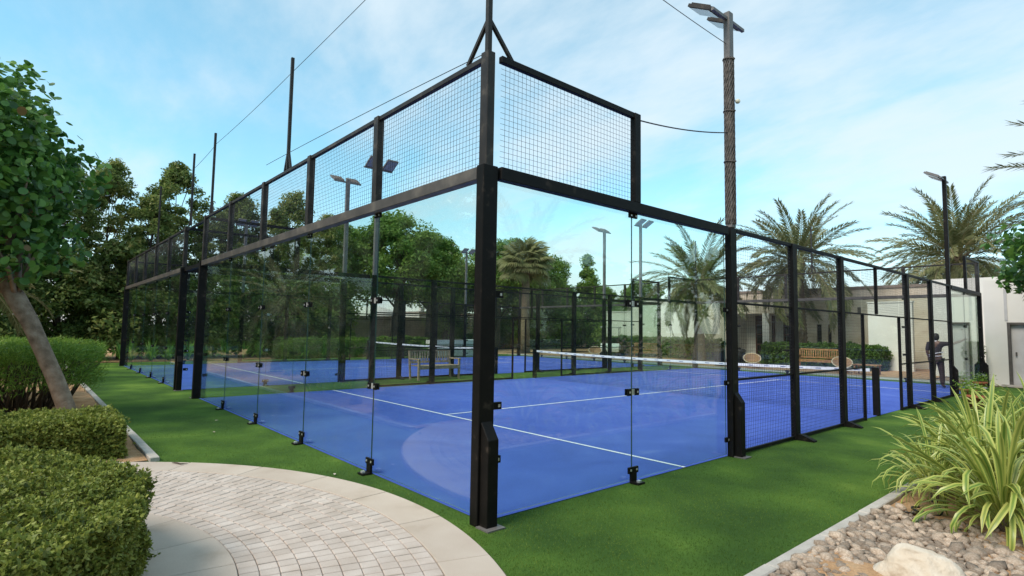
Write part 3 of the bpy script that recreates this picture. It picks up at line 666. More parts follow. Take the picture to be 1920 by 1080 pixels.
for i, (x, y, s) in enumerate(SY):
    k = i % 3
    place(screen[k], us[k], (x, y, 0), random.uniform(0, 6.28), (s*random.uniform(.9, 1.15), s*random.uniform(.9, 1.15), s*random.uniform(.95, 1.02)), ORD[i]+' tree from the left in the tall dark screen beyond the courts', 'tall screen trees'); us[k] = 1
for i, (x, y, s) in enumerate([(-25, -16.5, 1), (-21.5, -12.5, 1.0), (-18, -11.2, .95), (-14.5, -11.8, 1.05), (-11, -11, .9), (-7.5, -12, 1.0), (-4, -13, .95)]):
    place(screen[i % 3], 1, (x, y, 0), i*1.7, (s*1.25, s*1.25, s), ORD[i]+' dark tree of the row left of the view that mirrors in the end glass', 'trees mirrored in the glass')
# --- lower dense row of shrubby trees filling the screen's foot
fill = [tree_proto('screen_shrub', '', 'shrub', 140+s, 4.6, .25, 1.7, 80, 14000, .22, G['screen'], MT['bark'], tallp, .62, tr=.07, shell=.15) for s in range(2)]
us = [0, 0]
for i, (x, y) in enumerate([(-27.0, -9), (-27.2, -6.2), (-26.9, -3.9), (-27.3, -1.8), (-27.0, .3), (-27.3, 2.5), (-27.0, 4.9), (-27.4, 7.4), (-27.2, 9.9)]):
    k = i % 2
    place(fill[k], us[k], (x, y, 0), random.uniform(0, 6.28), random.uniform(.9, 1.1), ORD[i]+' tall dark shrub from the left at the foot of the tree screen', 'screen shrubs'); us[k] = 1
for i, (x, y) in enumerate([(-22.5, -9.4), (-19.2, -9.0), (-15.8, -9.5), (-12.4, -9.0)]):
    place(fill[i % 2], 1, (x, y, 0), i*1.3, 1.0, ORD[i]+' dark shrub of the row left of the view that mirrors in the end glass', 'trees mirrored in the glass')
gf = [tree_proto('garden_shrub', '', 'shrub', 150+s, 3.6, .1, 1.8, 60, 9000, .2, G['ficus'], MT['bark'], roundp, .7, tr=.06, shell=.2) for s in range(2)]
for i, (x, y, s) in enumerate([(-34.2, 28.4, .8), (-33.5, 26.2, .75), (-33.8, 31, 1.0), (-33, 34.6, .9), (-33.5, 38.5, 1.05), (-31.5, 42, 1.0), (-28.5, 38.5, .9), (-25.4, 33.4, .8), (-34, 9.5, .9), (-34.6, 23.4, .95), (-32.2, 29.2, 1.25), (-31.6, 33.0, 1.3), (-30.6, 37.2, 1.25), (-29.6, 41, 1.2)]):
    place(gf[i % 2], i > 1, (x, y, 0), i*1.1, s, ORD[i]+' mid green garden shrub from the left of those along the boundary wall' if i < 8 else ['leafy shrub left of the dark leaning trunk at the end of the boundary wall', 'green shrub hidden mostly behind the near corner post', 'tall green shrub below the fan palm', 'tall green shrub between the fan palm and the conical tree', 'tall green shrub at the foot of the conical tree', 'tall green shrub left of the pale garden wall'][i-8], 'shrubs along the boundary wall')
for i, (x, y, s) in enumerate([(12.5, -7, 1.3), (14, -2.5, 1.45), (13, 2.5, 1.3), (14.2, 7.5, 1.4), (13.2, 13, 1.25), (14.5, 18.5, 1.3), (8.5, -12, 1.5), (2.5, -14.5, 1.5)]):
    place(gf[i % 2], 1, (x, y, 0), i*1.9, (s*1.4, s*1.4, s), ORD[i]+' broad shrub of the row right of the view that mirrors in the side glass', 'trees mirrored in the glass')
# --- round bright trees behind the courts
rnd_ = [tree_proto('round_tree', '', 'tree', 160+s, 9.1, 3.7, 3.3, 130, 28000, .26, G['ficus'], MT['bark'], roundp, .85, tr=.24, shell=.35, lean=(0, .8)) for s in range(2)]
us = [0, 0]
RT = [((-30.5, 16.2, 0), 1.0, 'broad bright green tree with a dark leaning trunk behind the bench'), ((-31.5, 19.6, 0), .90, 'round green tree just left of the near corner post'), ((-33, 12.6, 0), .92, 'green tree whose top shows above the left mesh posts'),
      ((-31.5, 26.2, 0), .93, 'light green tree just right of the near corner post'), ((-33, 29.3, 0), 1.0, 'tallest of the light green trees seen through the right glass'), ((-34, 33.2, 0), .93, 'green tree right of the fan palm image in the glass'), ((-34, 22.8, 0), .80, 'green tree partly hidden by the near corner post'), ((-40, 41, 0), .80, 'low distant green tree beside the lone floodlight pole'), ((-38, 46.5, 0), .72, 'lowest distant green tree left of the leafy palm')]
for i, (l, s, lb) in enumerate(RT):
    k = i % 2; place(rnd_[k], us[k], l, [0, 1.2, 2.2, .6, 3.1, 4.2, 5, 2, 1][i], s, lb, 'round trees behind the courts'); us[k] = 1
cn = tree_proto('conical_tree', 'narrow conical green tree between the round trees and the lone floodlight pole', 'tree', 190, 8.6, 1.2, 1.7, 70, 12000, .24, G['ficus'], MT['bark'], conep, .55, tr=.14); cn.location = (-31, 36.5, 0)
# dark clipped mass behind the white garden wall
for i, (l, s, lb) in enumerate([((-24.5, 36, 0), .62, 'dark small tree showing above the pale garden wall'), ((-17.8, 33.5, 0), .6, 'dark small tree behind the leafy date palm')]):
    place(rnd_[i], 1, l, i*2.1, s, lb, 'round trees behind the courts')

# --- sea grape tree leaning in from the left (300 front leaves as parts)
def disc_leaf(seed):
    r = random.Random(seed); n = 9; v = [(0, 0, 0)]; f = []
    for j in range(n):
        a = 2*math.pi*j/n; rr = .5*(1+.10*math.cos(a*2+seed)+.06*r.uniform(-1, 1)); v.append((rr*math.cos(a), rr*math.sin(a)*.92, .10*rr*abs(math.sin(a))*2.4+.05*math.cos(a*2)-.02))
    for j in range(n): f.append((0, 1+j, 1+(j+1) % n))
    return np.array(v), np.array(f)
st = empty('sea_grape_tree', 'round-leaved tree with pale leaning trunk at the left edge', 'tree', (-7.25, -2.35, 0))
def C(x, y, z): return (x+7.25, y+2.35, z)
tp = [C(-7.22, -2.30, -.05), C(-7.29, -2.42, .35), C(-7.36, -2.56, .75), C(-7.47, -2.74, 1.2), C(-7.58, -2.90, 1.6), C(-7.72, -3.08, 1.95), C(-7.8, -3.2, 2.2), C(-7.85, -3.3, 2.6)]
m = MB(); m.tube(tp, [.13, .118, .112, .11, .115, .13, .11, .07], 14); m.build('trunk', MT['trunk'], st)
rs = np.random.default_rng(31)
lm = MB()
cc0 = Vector(C(-8.05, -3.78, 3.72))
limbends = []
for i in range(16):
    d = Vector(rs.normal(size=3)); d.normalize(); e = cc0+Vector((d.x*1.35, d.y*1.35, abs(d.z)*1.2-.35)); a = Vector(tp[random.choice((5, 6, 7))])
    mid = a.lerp(e, .45)+Vector((rs.normal(0, .12), rs.normal(0, .12), .12)); lm.tube([a, a.lerp(mid, .5), mid, mid.lerp(e, .5), e], [.05, .042, .034, .022, .008], 7); limbends.append((a, mid, e))
for (a, e) in ((Vector(tp[5]), Vector(C(-7.35, -2.85, 2.75))), (Vector(tp[5]), Vector(C(-7.2, -3.3, 2.6))), (Vector(tp[6]), Vector(C(-8.1, -3.9, 2.9)))):
    lm.tube([a, a.lerp(e, .5)+Vector((.06, 0, .1)), e], [.04, .028, .012], 6)
lm.build('limbs', MT['trunk'], st)['kind'] = 'stuff'
nL = 10500
u = rs.normal(size=(nL, 3)); u /= np.linalg.norm(u, axis=1, keepdims=True); rad = rs.uniform(0, 1, nL)**.28
lump = .97+.15*np.sin(u[:, 0]*7+1)*np.sin(u[:, 1]*6.3+2)+.13*np.sin(u[:, 2]*8.1+u[:, 0]*3)+rs.exponential(.022, nL)
ell = np.array([1.5, 1.5, 1.72]); pc = np.array(cc0)+u*rad[:, None]*lump[:, None]*ell
pc = pc[~((pc[:, 2] < 2.15) & (rs.uniform(0, 1, nL) < .75))]
nL = len(pc); u = (pc-np.array(cc0))/ell
nr = u*.8+rs.normal(size=(nL, 3))*.7+np.array([0, -.1, .3]); nr /= np.linalg.norm(nr, axis=1, keepdims=True)
sz = rs.uniform(.065, .15, nL); tint = np.clip(rs.normal(.36, .2, nL)+.06*np.sin(pc[:, 0]*6)*np.sin(pc[:, 2]*5), 0, .8); tint[rs.uniform(0, 1, nL) < .05] = .84
camd = np.array(CAM)-np.array(st.location); dist = np.linalg.norm(pc-camd, axis=1)
# the leaves that show largest: nearest the viewer and inside the frame
dvec = pc-camd; zc = dvec@np.array(fw); uu = 960+FPX*(dvec@np.array(rt2))/zc
order = np.argsort(np.where(uu > -20, dist, 99)); big = set(order[:300].tolist())
base_leaf = [disc_leaf(s) for s in range(4)]
V, F, T = [], [], []; b = 0
lmesh = []
for s, (lv, lf) in enumerate(base_leaf):
    for q, tv in enumerate((.14, .3, .42, .55, .7, .83)):
        lmesh.append(npmesh('leaf', lv, lf, G['seagrape'], np.full(len(lv), tv), smooth=False))
for i in range(nL):
    z = Vector(nr[i]); x = z.orthogonal().normalized(); x.rotate(Quaternion(z, rs.uniform(0, 6.28))); y = z.cross(x)
    if i in big:
        q = min(range(6), key=lambda k: abs((.14, .3, .42, .55, .7, .83)[k]-tint[i]))
        o = obj('leaf', lmesh[(i % 4)*6+q], st); R3 = Matrix((x, y, z)).transposed()*sz[i]
        o.matrix_local = Matrix.Translation(Vector(pc[i])) @ R3.to_4x4()
    else:
        lv, lf = base_leaf[i % 4]; R3 = np.array([x, y, z]); V.append(lv@R3*sz[i]+pc[i]); F.append(lf+b); T.append(np.full(len(lv), tint[i])); b += len(lv)
o = obj('crown', npmesh('crown', np.concatenate(V), np.concatenate(F), G['seagrape'], np.concatenate(T)), st); o['kind'] = 'stuff'

# --- clipped hedges
def hedge_leaves(pts, nrm, rng, size, mat, asp=.5):
    """leafy shoots: each point carries a rosette of five leaves"""
    n0 = len(pts)//4; i = rng.permutation(len(pts))[:n0]; p0 = pts[i]; sh = nrm[i]*.7+np.array([0, 0, .45])+rng.normal(size=(n0, 3))*.35
    sh /= np.linalg.norm(sh, axis=1, keepdims=True); p0 = p0+sh*(rng.exponential(.012, n0)-.01)[:, None]
    ct = rng.normal(0, .16, n0)+.10*np.sin(p0[:, 0]*9+1)*np.sin(p0[:, 1]*8)
    p = np.repeat(p0, 5, 0); d = np.repeat(sh, 5, 0); k = len(p); ln = size*rng.uniform(.7, 1.5, k)
    td = d*rng.uniform(.25, 1.0, (k, 1))+rng.normal(size=(k, 3))*.75; td /= np.linalg.norm(td, axis=1, keepdims=True)
    nn = d-td*np.sum(d*td, 1, keepdims=True)+rng.normal(size=(k, 3))*.25
    tint = np.clip(rng.normal(.42, .15, k)+np.repeat(ct, 5), 0, .8)
    v, f, t = leaves(p+td*(ln*.55)[:, None], nn, ln, ln*asp, rng, tint, .15, td); return npmesh('foliage', v, f, mat, t)
def lumps(p, rng, n=14, f=5, amp=.03):
    o = np.zeros(len(p))
    for _ in range(n): k = rng.normal(0, f, 3); o += np.sin(p@k+rng.uniform(0, 6.28))
    return o*amp/math.sqrt(n)
rh = np.random.default_rng(51)
hr = empty('round_hedge', 'round clipped hedge in the planter at the lower left corner', 'hedge', (PC[0], PC[1], .03), group='clipped hedges')
HR, HH = 1.93, .59
def hedge_disc(n_top, n_side):
    a = rh.uniform(D2R(10), D2R(200), n_top); r = HR*np.sqrt(rh.uniform(.02, 1, n_top)); p = np.c_[r*np.cos(a), r*np.sin(a), np.full(n_top, HH)]; nn = np.tile([0, 0, 1.], (n_top, 1))
    edge = np.clip((r-HR+.18)/.18, 0, 1); p[:, 2] -= .07*edge**2
    a2 = rh.uniform(D2R(10), D2R(125), n_side); z = HH*rh.uniform(0.02, 1, n_side); rr = HR*np.ones(n_side)-.04*np.clip((z-HH+.12)/.12, 0, 1)**2
    p2 = np.c_[rr*np.cos(a2), rr*np.sin(a2), z]; n2 = np.c_[np.cos(a2), np.sin(a2), np.zeros(n_side)]
    P_ = np.concatenate([p, p2]); N_ = np.concatenate([nn, n2]); d = lumps(P_, rh, 16, 6, .034)+lumps(P_, rh, 16, 24, .030)-np.abs(rh.normal(0, .05, len(P_)))+.015
    return P_+N_*d[:, None], N_
P_, N_ = hedge_disc(85000, 62000)
o = obj('foliage', hedge_leaves(P_, N_, rh, .024, G['hedge'], .52), hr); o['kind'] = 'stuff'
m = MB(); m.lathe([(.0, HH-.13), (HR-.28, HH-.13), (HR-.15, HH-.22), (HR-.15, -.02)], 40); m.build('dark_hedge_core', MT['dark_core'], hr)
def box_hedge(name, label, x0, x1, y0, y1, h, n, size, mat, faces='txXyY', seed=3, loc=None, amp=.035, z0=.0, core=.13):
    rg = np.random.default_rng(seed); cx, cy = (x0+x1)/2, (y0+y1)/2; t = empty(name, label, 'hedge', (cx, cy, .012), group='clipped hedges')
    a, b_ = (x1-x0)/2, (y1-y0)/2; area = {'t': 4*a*b_, 'x': 2*b_*h, 'X': 2*b_*h, 'y': 2*a*h, 'Y': 2*a*h}; tot = sum(area[k] for k in faces); Ps, Ns = [], []
    for k in faces:
        q = int(n*area[k]/tot); s, r_ = rg.uniform(-1, 1, q), rg.uniform(0, 1, q)
        if k == 't': Ps.append(np.c_[s*a, (2*r_-1)*b_, np.full(q, h)]); Ns.append(np.tile([0, 0, 1.], (q, 1)))
        elif k in 'xX': sg = -1 if k == 'x' else 1; Ps.append(np.c_[np.full(q, sg*a), s*b_, z0+r_*(h-z0)]); Ns.append(np.tile([sg, 0, 0.], (q, 1)))
        else: sg = -1 if k == 'y' else 1; Ps.append(np.c_[s*a, np.full(q, sg*b_), z0+r_*(h-z0)]); Ns.append(np.tile([0, sg, 0.], (q, 1)))
    P_, N_ = np.concatenate(Ps), np.concatenate(Ns)
    # soften the box corners
    e = np.maximum(np.abs(P_[:, 0])/a, np.abs(P_[:, 1])/b_); P_[:, 2] -= .05*np.clip((e-.9)/.1, 0, 1)**2*(P_[:, 2] > h*.8)
    d = lumps(P_, rg, 16, 5, amp)+lumps(P_, rg, 16, 20, amp*.55)-np.abs(rg.normal(0, .045, len(P_)))+.012
    o = obj('foliage', hedge_leaves(P_+N_*d[:, None], N_, rg, size, mat, .55), t); o['kind'] = 'stuff'
    m = MB(); m.box((-a+core, -b_+core, -.012), (a-core, b_-core, h-core)); m.build('dark_hedge_core', MT['dark_core'], t)
    return t
box_hedge('box_hedge', 'low clipped hedge block in front of the leaning trunk', -5.75, -4.28, -5.2, -2.0, .45, 95000, .030, G['hedge'], 'tXY', 5)
box_hedge('box_hedge', 'long garden hedge behind the bench at the far end of the near court', -9.6, -4.4, 25.6, 26.8, 1.05, 22000, .085, G['far'], 'tXxy', 6, amp=.06)
box_hedge('box_hedge', 'bright hedge under the pale garden wall, seen through the right glass', -21.5, -13.2, 27.2, 28.4, 1.15, 22000, .09, G['ficus'], 'tXxy', 7, amp=.07)
box_hedge('box_hedge', 'hedge along the far side of the further court', -25.0, -24.3, 6.5, 15.2, .95, 24000, .085, G['ficus'], 'tXyY', 8, amp=.07)
box_hedge('box_hedge', 'small dark hedge end between the corner glass and the white building', -.55, -.15, 20.75, 21.35, 1.35, 5000, .06, G['far'], 'tXxyY', 12, amp=.03, core=.1)

# --- feathery bush behind the leaning trunk
rb = np.random.default_rng(77)
fb = empty('feathery_bush', 'bright feathery-leaved bush on bare stems behind the leaning trunk', 'bush', (-9.6, -3.0, .02))
stems = MB(); Pn, Tn, Wn = [], [], []
for i in range(90):
    a = rb.uniform(0, 6.28); r0 = .5*math.sqrt(rb.uniform()); s = Vector((r0*math.cos(a)*1.5, r0*math.sin(a)*1.5, 0)); R1 = math.sqrt(rb.uniform(0, 1))
    a2 = a+rb.normal(0, .3); top = 1.22-.22*R1**3+rb.normal(0, .05); e = Vector((1.55*R1*math.cos(a2), 1.25*R1*math.sin(a2), top*rb.uniform(.8, 1)))
    mid = s.lerp(e, .5)+Vector((0, 0, .1)); stems.tube([s, mid, e], [.02, .014, .004], 5)
Q = 26000
a = rb.uniform(0, 6.28, Q); R1 = np.sqrt(rb.uniform(0, 1, Q)); zz = np.where(rb.uniform(0, 1, Q) < .6, rb.uniform(.95, 1.2, Q), rb.uniform(.45, 1.1, Q))
sh = np.where(zz > .92, 1, .55+.45*rb.uniform(0, 1, Q)**.3); R1 = np.where(zz > .92, R1, .62+.4*rb.uniform(0, 1, Q))
pb = np.c_[1.55*R1*np.cos(a), 1.25*R1*np.sin(a), zz-.16*np.clip(R1-.6, 0, 1)**2]; pb += (lumps(pb, rb, 12, 4, .07))[:, None]*np.array([.5, .5, 1])
tdv = np.c_[np.cos(a)*R1, np.sin(a)*R1, rb.uniform(.1, 1.2, Q)]+rb.normal(0, .4, (Q, 3))
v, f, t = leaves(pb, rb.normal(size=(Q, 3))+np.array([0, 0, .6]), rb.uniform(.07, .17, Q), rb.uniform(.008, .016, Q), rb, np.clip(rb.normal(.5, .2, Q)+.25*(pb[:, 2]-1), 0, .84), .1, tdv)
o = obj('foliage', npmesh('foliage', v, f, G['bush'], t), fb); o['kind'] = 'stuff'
stems.build('stems', MT['bark'], fb)['kind'] = 'stuff'
fb2 = copy_tree(fb); fb2.location = (-11.7, -3.9, .02); fb2.rotation_euler = (0, 0, 2); tag(fb2, 'feathery bush further back at the left edge behind the leaning trunk')

# --- strap-leaved plants at the foot of the screen
def strap_mesh(seed, n, ln, wd, mat, spread=1.0):
    r = np.random.default_rng(seed); V, F, T = [], [], []; b = 0
    for i in range(n):
        a = r.uniform(0, 6.28); L0 = ln*r.uniform(.6, 1.15); w0 = wd*r.uniform(.7, 1.2); out0 = r.uniform(.15, .95)*spread; k = 6; tt = np.clip(r.normal(.45, .2), 0, .84)
        q = np.linspace(0, 1, k); rad = L0*out0*(q**1.3)*.8+.03; z = L0*(q*(1.05-.25*out0)-.75*out0*q**2.6); ww = w0*np.sin(np.pi*np.clip(q*.85+.12, 0, 1))
        c = np.c_[rad*math.cos(a), rad*math.sin(a), np.maximum(z, .01)]; s = np.array([-math.sin(a), math.cos(a), 0])
        for j in range(k): V += [c[j]-s*ww[j]/2, c[j]+s*ww[j]/2]; T += [tt, tt]
        F += [(b+2*j, b+2*j+1, b+2*j+3, b+2*j+2) for j in range(k-1)]; b += 2*k
    return npmesh('leaf_clump', np.array(V), np.array(F), mat, np.array(T))
sm_ = [strap_mesh(200+s, 46, .95, .06, G['strap']) for s in range(3)]
spots = [(-24.45+random.uniform(-.3, .1), -3.4+.75*i+random.uniform(-.15, .15)) for i in range(20)]
for i, (x, y) in enumerate(spots):
    o = obj('lily_plant', sm_[i % 3], None, (x, y, .012)); o.rotation_euler = (0, 0, random.uniform(0, 6)); s = random.uniform(.95, 1.3); o.scale = (s, s, s)
    tag(o, ORD[i]+' strap-leaved plant from the left in the row below the tree screen', 'plant', 'row of strap-leaved plants')

# --- palms
def frond_mesh(seed, L=3.7, npair=84, leaflet=.55, stiff=.55, mat=None, arch=.55):
    r = np.random.default_rng(seed); V, F, T = [], [], []; b = 0
    q = np.linspace(0, 1, 14)
    ang = stiff*0+.0-arch*1.6*q**1.4                                # rachis bends from local +X towards -Z
    dxs = np.cos(ang); dzs = np.sin(ang); X = np.concatenate([[0], np.cumsum((dxs[1:]+dxs[:-1])/2)])*L/13; Z = np.concatenate([[0], np.cumsum((dzs[1:]+dzs[:-1])/2)])*L/13
    wr = .035*(1-.85*q)
    for j in range(14):
        for (oy, oz) in ((-1, 0), (0, .6), (1, 0)): V.append((X[j], oy*wr[j], Z[j]+oz*wr[j])); T.append(.8)
    for j in range(13):
        for s in (0, 1): F.append((b+3*j+s, b+3*j+s+1, b+3*j+3+s+1, b+3*j+3+s))
    b = len(V)
    for i in range(npair):
        u = .16+.84*(i+.5)/npair
        for s in (-1, 1):
            uu_ = min(.999, u+r.normal(0, .006)); k = uu_*13; j = int(k); p = np.array([X[j]+(X[j+1]-X[j])*(k-j), 0, Z[j]+(Z[j+1]-Z[j])*(k-j)]) if j < 13 else np.array([X[13], 0, Z[13]])
            a_ = np.interp(uu_, q, ang); tx = np.array([math.cos(a_), 0, math.sin(a_)]); nz = np.array([-math.sin(a_), 0, math.cos(a_)])
            ll = leaflet*(.55+.45*math.sin(math.pi*min(1, u*1.05)))*r.uniform(.8, 1.15); fwd = .55+.5*u; d = tx*fwd+np.array([0, s, 0])*(1.05-.45*u)+nz*r.uniform(.05, .5); d /= np.linalg.norm(d)
            e = p+d*ll+np.array([0, 0, -.28*ll*r.uniform(.3, 1.7)]); md = p+d*ll*.5; sd_ = np.cross(d, nz); sd_ /= np.linalg.norm(sd_)+1e-9; w2 = .024*r.uniform(.8, 1.3)
            V += [p, md+sd_*w2, e, md-sd_*w2]; T += [np.clip(r.normal(.42, .17), 0, .84)]*4; F.append((b, b+1, b+2, b+3)); b += 4
    return npmesh('frond', np.array(V, float), np.array(F), mat or G['palm'], np.array(T))
FR = [frond_mesh(300+s, 3.7, arch=a) for s, a in enumerate((.42, .66, .9))]
FRS = [frond_mesh(320+s, 1.9, 40, .3, arch=a) for s, a in enumerate((.35, .65))]
def palm(label, loc, th, tr, nf, seed, scale=1.0, meshes=FR, group='date palms beyond the courts', low=-.55, up=1.35):
    r = random.Random(seed); t = empty('date_palm', label, 'palm tree', loc, group=group)
    m = MB(); nseg = max(6, int(th/.22)); pts = []; rd = []
    for i in range(nseg*2+1): q = i/(nseg*2); pts.append((.12*math.sin(q*2+seed), .1*math.cos(q*2.4+seed)-.1, -.05+th*q)); rd.append(tr*((1.25-.3*q) if q < .9 else 1.05)*(1.07 if i % 2 else .93))
    m.tube(pts, rd, 12); m.build('trunk', MT['palmbark'], t)
    b = MB(); tp_ = Vector(pts[-1])
    for i in range(38):
        a = i*2.4; z = -.75*(i/38); b.tube([tp_+Vector((tr*.8*math.cos(a), tr*.8*math.sin(a), z-.05)), tp_+Vector((tr*1.7*math.cos(a), tr*1.7*math.sin(a), z+.32))], [.06, .03], 4)
    b.build('frond_stubs', MT['palmbark'], t)['kind'] = 'stuff'
    for i in range(nf):
        q = (i+.5)/nf; el = up-(up-low)*(q**.85)+r.gauss(0, .08); a = i*2.39996+r.gauss(0, .12)
        o = obj('frond', meshes[min(len(meshes)-1, int(q*len(meshes)))], t, tp_+Vector((.12*math.cos(a), .12*math.sin(a), .1-.25*q)))
        o.rotation_euler = (Euler((r.gauss(0, .25), 0, 0)).to_matrix().to_4x4() and Matrix.Rotation(a, 4, 'Z') @ Matrix.Rotation(-el, 4, 'Y') @ Matrix.Rotation(r.gauss(0, .3), 4, 'X')).to_euler()
        s = scale*r.uniform(.82, 1.1); o.scale = (s, s, s)
    return t
palm('date palm left of the pair, its trunk rising before the beige building', (-8.75, 28.1, 0), 5.4, .25, 64, 1, 1.02)
palm('broad date palm behind the far floodlight pole at the right', (-3.3, 36.0, 0), 6.0, .36, 84, 2, 1.12)
palm('leafy date palm seen through the right glass', (-12.2, 24.3, 0), 4.2, .24, 70, 3, .92)
palm('small date palm low behind the second mesh panel', (-12.6, 34.5, 0), 3.0, .22, 34, 4, .8)
palm('date palm whose frond tips reach in at the right edge above the white building', (3.9, 17.4, 0), 5.0, .26, 40, 5, .95)
palm('small palm with arching fronds behind the leaning tree at the left', (-16.2, -3.7, 0), 2.7, .16, 26, 6, .95, FRS)
palm('date palm outside the view that mirrors in the right glass', (9.6, 9.2, 0), 3.6, .26, 40, 8, .75)
def fan_palm_image(label, loc, th, tr, nf, seed, R_=1.25):
    r = random.Random(seed); t = empty('fan_palm_image', label, 'palm tree', loc)
    m = MB(); m.tube([(0, 0, -.05), (.03, 0, th*.3), (.0, .04, th*.7), (0, 0, th)], [tr*1.35, tr, tr*.9, tr*1.05], 14); m.build('trunk', MT['palmbark'], t)
    rr = np.random.default_rng(seed); V, F, T = [], [], []; b = 0; ns = 30
    for i in range(ns):
        a = math.radians(-125+250*i/(ns-1)); d = np.array([math.cos(a), math.sin(a), 0]); sd_ = np.array([-d[1], d[0], 0]); tt = np.clip(rr.normal(.45, .12), 0, .84); L_ = R_*rr.uniform(.85, 1.05)
        p0 = np.array([.9, 0, 0]); V += [p0, p0+d*L_*.55+sd_*.055+np.array([0, 0, .04]), p0+d*L_*.8+np.array([0, 0, -.10]), p0+d*L_+np.array([0, 0, -.38*L_]), p0+d*L_*.55-sd_*.055]; T += [tt]*5; F += [(b, b+1, b+2, b+4), (b+1, b+3, b+2, b+2)][:1]+[(b+1, b+3, b+4, b+2)]; b += 5
    V += [np.array(q) for q in ((0, -.02, 0), (0, .02, 0), (.95, .015, 0), (.95, -.015, 0))]; T += [.6]*4; F.append((b, b+1, b+2, b+3))
    me = npmesh('fan_leaf', np.array(V), np.array(F), G['palm'], np.array(T))
    for i in range(nf):
        q = (i+.5)/nf; el = 1.4-1.75*q+r.gauss(0, .12); a = i*2.39996; o = obj('fan_leaf', me, t, (.08*math.cos(a), .08*math.sin(a), th-.35*q))
        o.rotation_euler = (Matrix.Rotation(a, 4, 'Z') @ Matrix.Rotation(-el, 4, 'Y') @ Matrix.Rotation(r.gauss(0, .3), 4, 'X')).to_euler(); sc_ = r.uniform(.85, 1.1); o.scale = (sc_,)*3
    return t
fan_palm_image('pale fan palm just right of the near corner post, solid stand-in for a palm reflection in the glass', (-25.2, 23.4, 0), 6.2, .3, 46, 21, 1.15)  # solid palm added in place of a reflection in the glass
# --- tree whose leaves reach in at the right edge
rte = tree_proto('garden_tree', 'bright green leaves of a garden tree reaching in at the right edge', 'tree', 401, 3.6, 2.1, .85, 34, 2600, .11, G['seagrape'], MT['trunk'], roundp, .3, tr=.06, aspect=.7); rte.location = (3.12, 8.1, -.1); rte.rotation_euler = (0, 0, 1)

# --- variegated strap plants in the right bed: every leaf its own part
def vleaf(L, wd, bend, twist, seed, fold=.16):
    r = random.Random(seed); k = 9; V, T, F = [], [], []
    ang = 1.25; x = z = 0; st_ = L/(k-1)
    for j in range(k):
        q = j/(k-1); w_ = wd*(math.sin(math.pi*min(1, .16+.84*(1-q)**.8))**.7 if q < .999 else .04)*(.55+.45*min(1, q*4))
        if j == k-1: w_ = wd*.04
        for i in range(7):
            s = -1+2*i/6; V.append((x-math.sin(ang)*fold*wd*(abs(s))*.0, s*w_/2, z+abs(s)*fold*w_)); T.append(i/6)
        ang -= bend*(q**1.2)*1.1/(k-1)*2; x += math.cos(ang)*st_; z += math.sin(ang)*st_
    for j in range(k-1):
        for i in range(6): F.append((7*j+i, 7*j+i+1, 7*j+8+i, 7*j+7+i))
    return npmesh('leaf', np.array(V), np.array(F), G['vari'], np.array(T), smooth=True)
VL = [vleaf(1.0, .044, b_, 0, i) for i, b_ in enumerate((.5, 1.1, 1.7, 2.3, 2.9, 3.5))]
def vplant(label, loc, n, ln, seed, wscale=1.0):
    r = random.Random(seed); t = empty('variegated_plant', label, 'plant', loc, group='variegated strap plants in the right bed')
    for i in range(n):
        q = (i+.5)/n; a = i*2.39996+r.gauss(0, .2); tilt = -.15+q*.95+r.gauss(0, .16)          # extra rotation away from upright
        k = min(5, max(0, int(1.7+q*3.0+r.gauss(0, 1.1)))); o = obj('leaf', VL[k], t, (.05*math.cos(a), .05*math.sin(a), .02+.12*(1-q)))
        o.rotation_euler = (Matrix.Rotation(a, 4, 'Z') @ Matrix.Rotation(tilt, 4, 'Y') @ Matrix.Rotation(r.gauss(0, .25), 4, 'X')).to_euler(); s = ln*r.uniform(.7, 1.12)*(1.08-.3*q)
        o.scale = (s, s*wscale*1.0, s)
    c = MB(); c.tube([(0, 0, -.03), (.01, 0, .08), (0, 0, .2)], [.05, .06, .03], 8); c.build('crown_stem', MT['bark'], t)
    return t
vplant('large variegated plant with drooping striped leaves, nearest at the right edge', (2.86, 3.15, .02), 210, .95, 1, .95)
vplant('variegated plant arching over the kerb towards the turf', (2.55, 4.35, .02), 190, .96, 2, .8)
vplant('variegated plant behind the nearest one at the right edge', (2.9, 4.7, .02), 170, .92, 3, .85)
vplant('variegated plant with upright leaves in the middle of the right bed', (2.45, 5.75, .02), 140, .92, 4, .75)
vplant('tall-leaved variegated plant at the right edge before the grey door', (2.75, 6.3, .02), 100, 1.05, 5, .7)
vplant('low variegated plant spilling over the kerb stones', (2.28, 3.75, .02), 110, .68, 11, .9)
vplant('low variegated plant by the kerb behind the spilling one', (2.3, 5.1, .02), 110, .74, 12, .85)
vplant('greener strap plant behind the variegated clump by the kerb', (2.4, 7.2, .02), 90, .78, 6, .65)
vplant('green strap plant farther along the right kerb', (2.2, 8.7, .02), 80, .74, 7, .65)
vplant('farthest strap plant of the right bed', (2.25, 10.3, .02), 70, .75, 8, .65)
for i, (x, y, s) in enumerate(((2.55, 9.6, .75), (2.5, 8.0, .8), (2.4, 11.8, .8), (2.15, 6.6, .5))):
    o = obj('grassy_plant', sm_[i % 3], None, (x, y, .02)); o.scale = (s, s, s); o.rotation_euler = (0, 0, i*1.3)
    tag(o, ['green grassy plant at the right behind the tall variegated leaves', 'green grassy plant between the strap plants of the right bed', 'most distant grassy plant of the right bed', 'small grassy tuft beside the kerb in the right bed'][i], 'plant', 'grassy plants in the right bed')

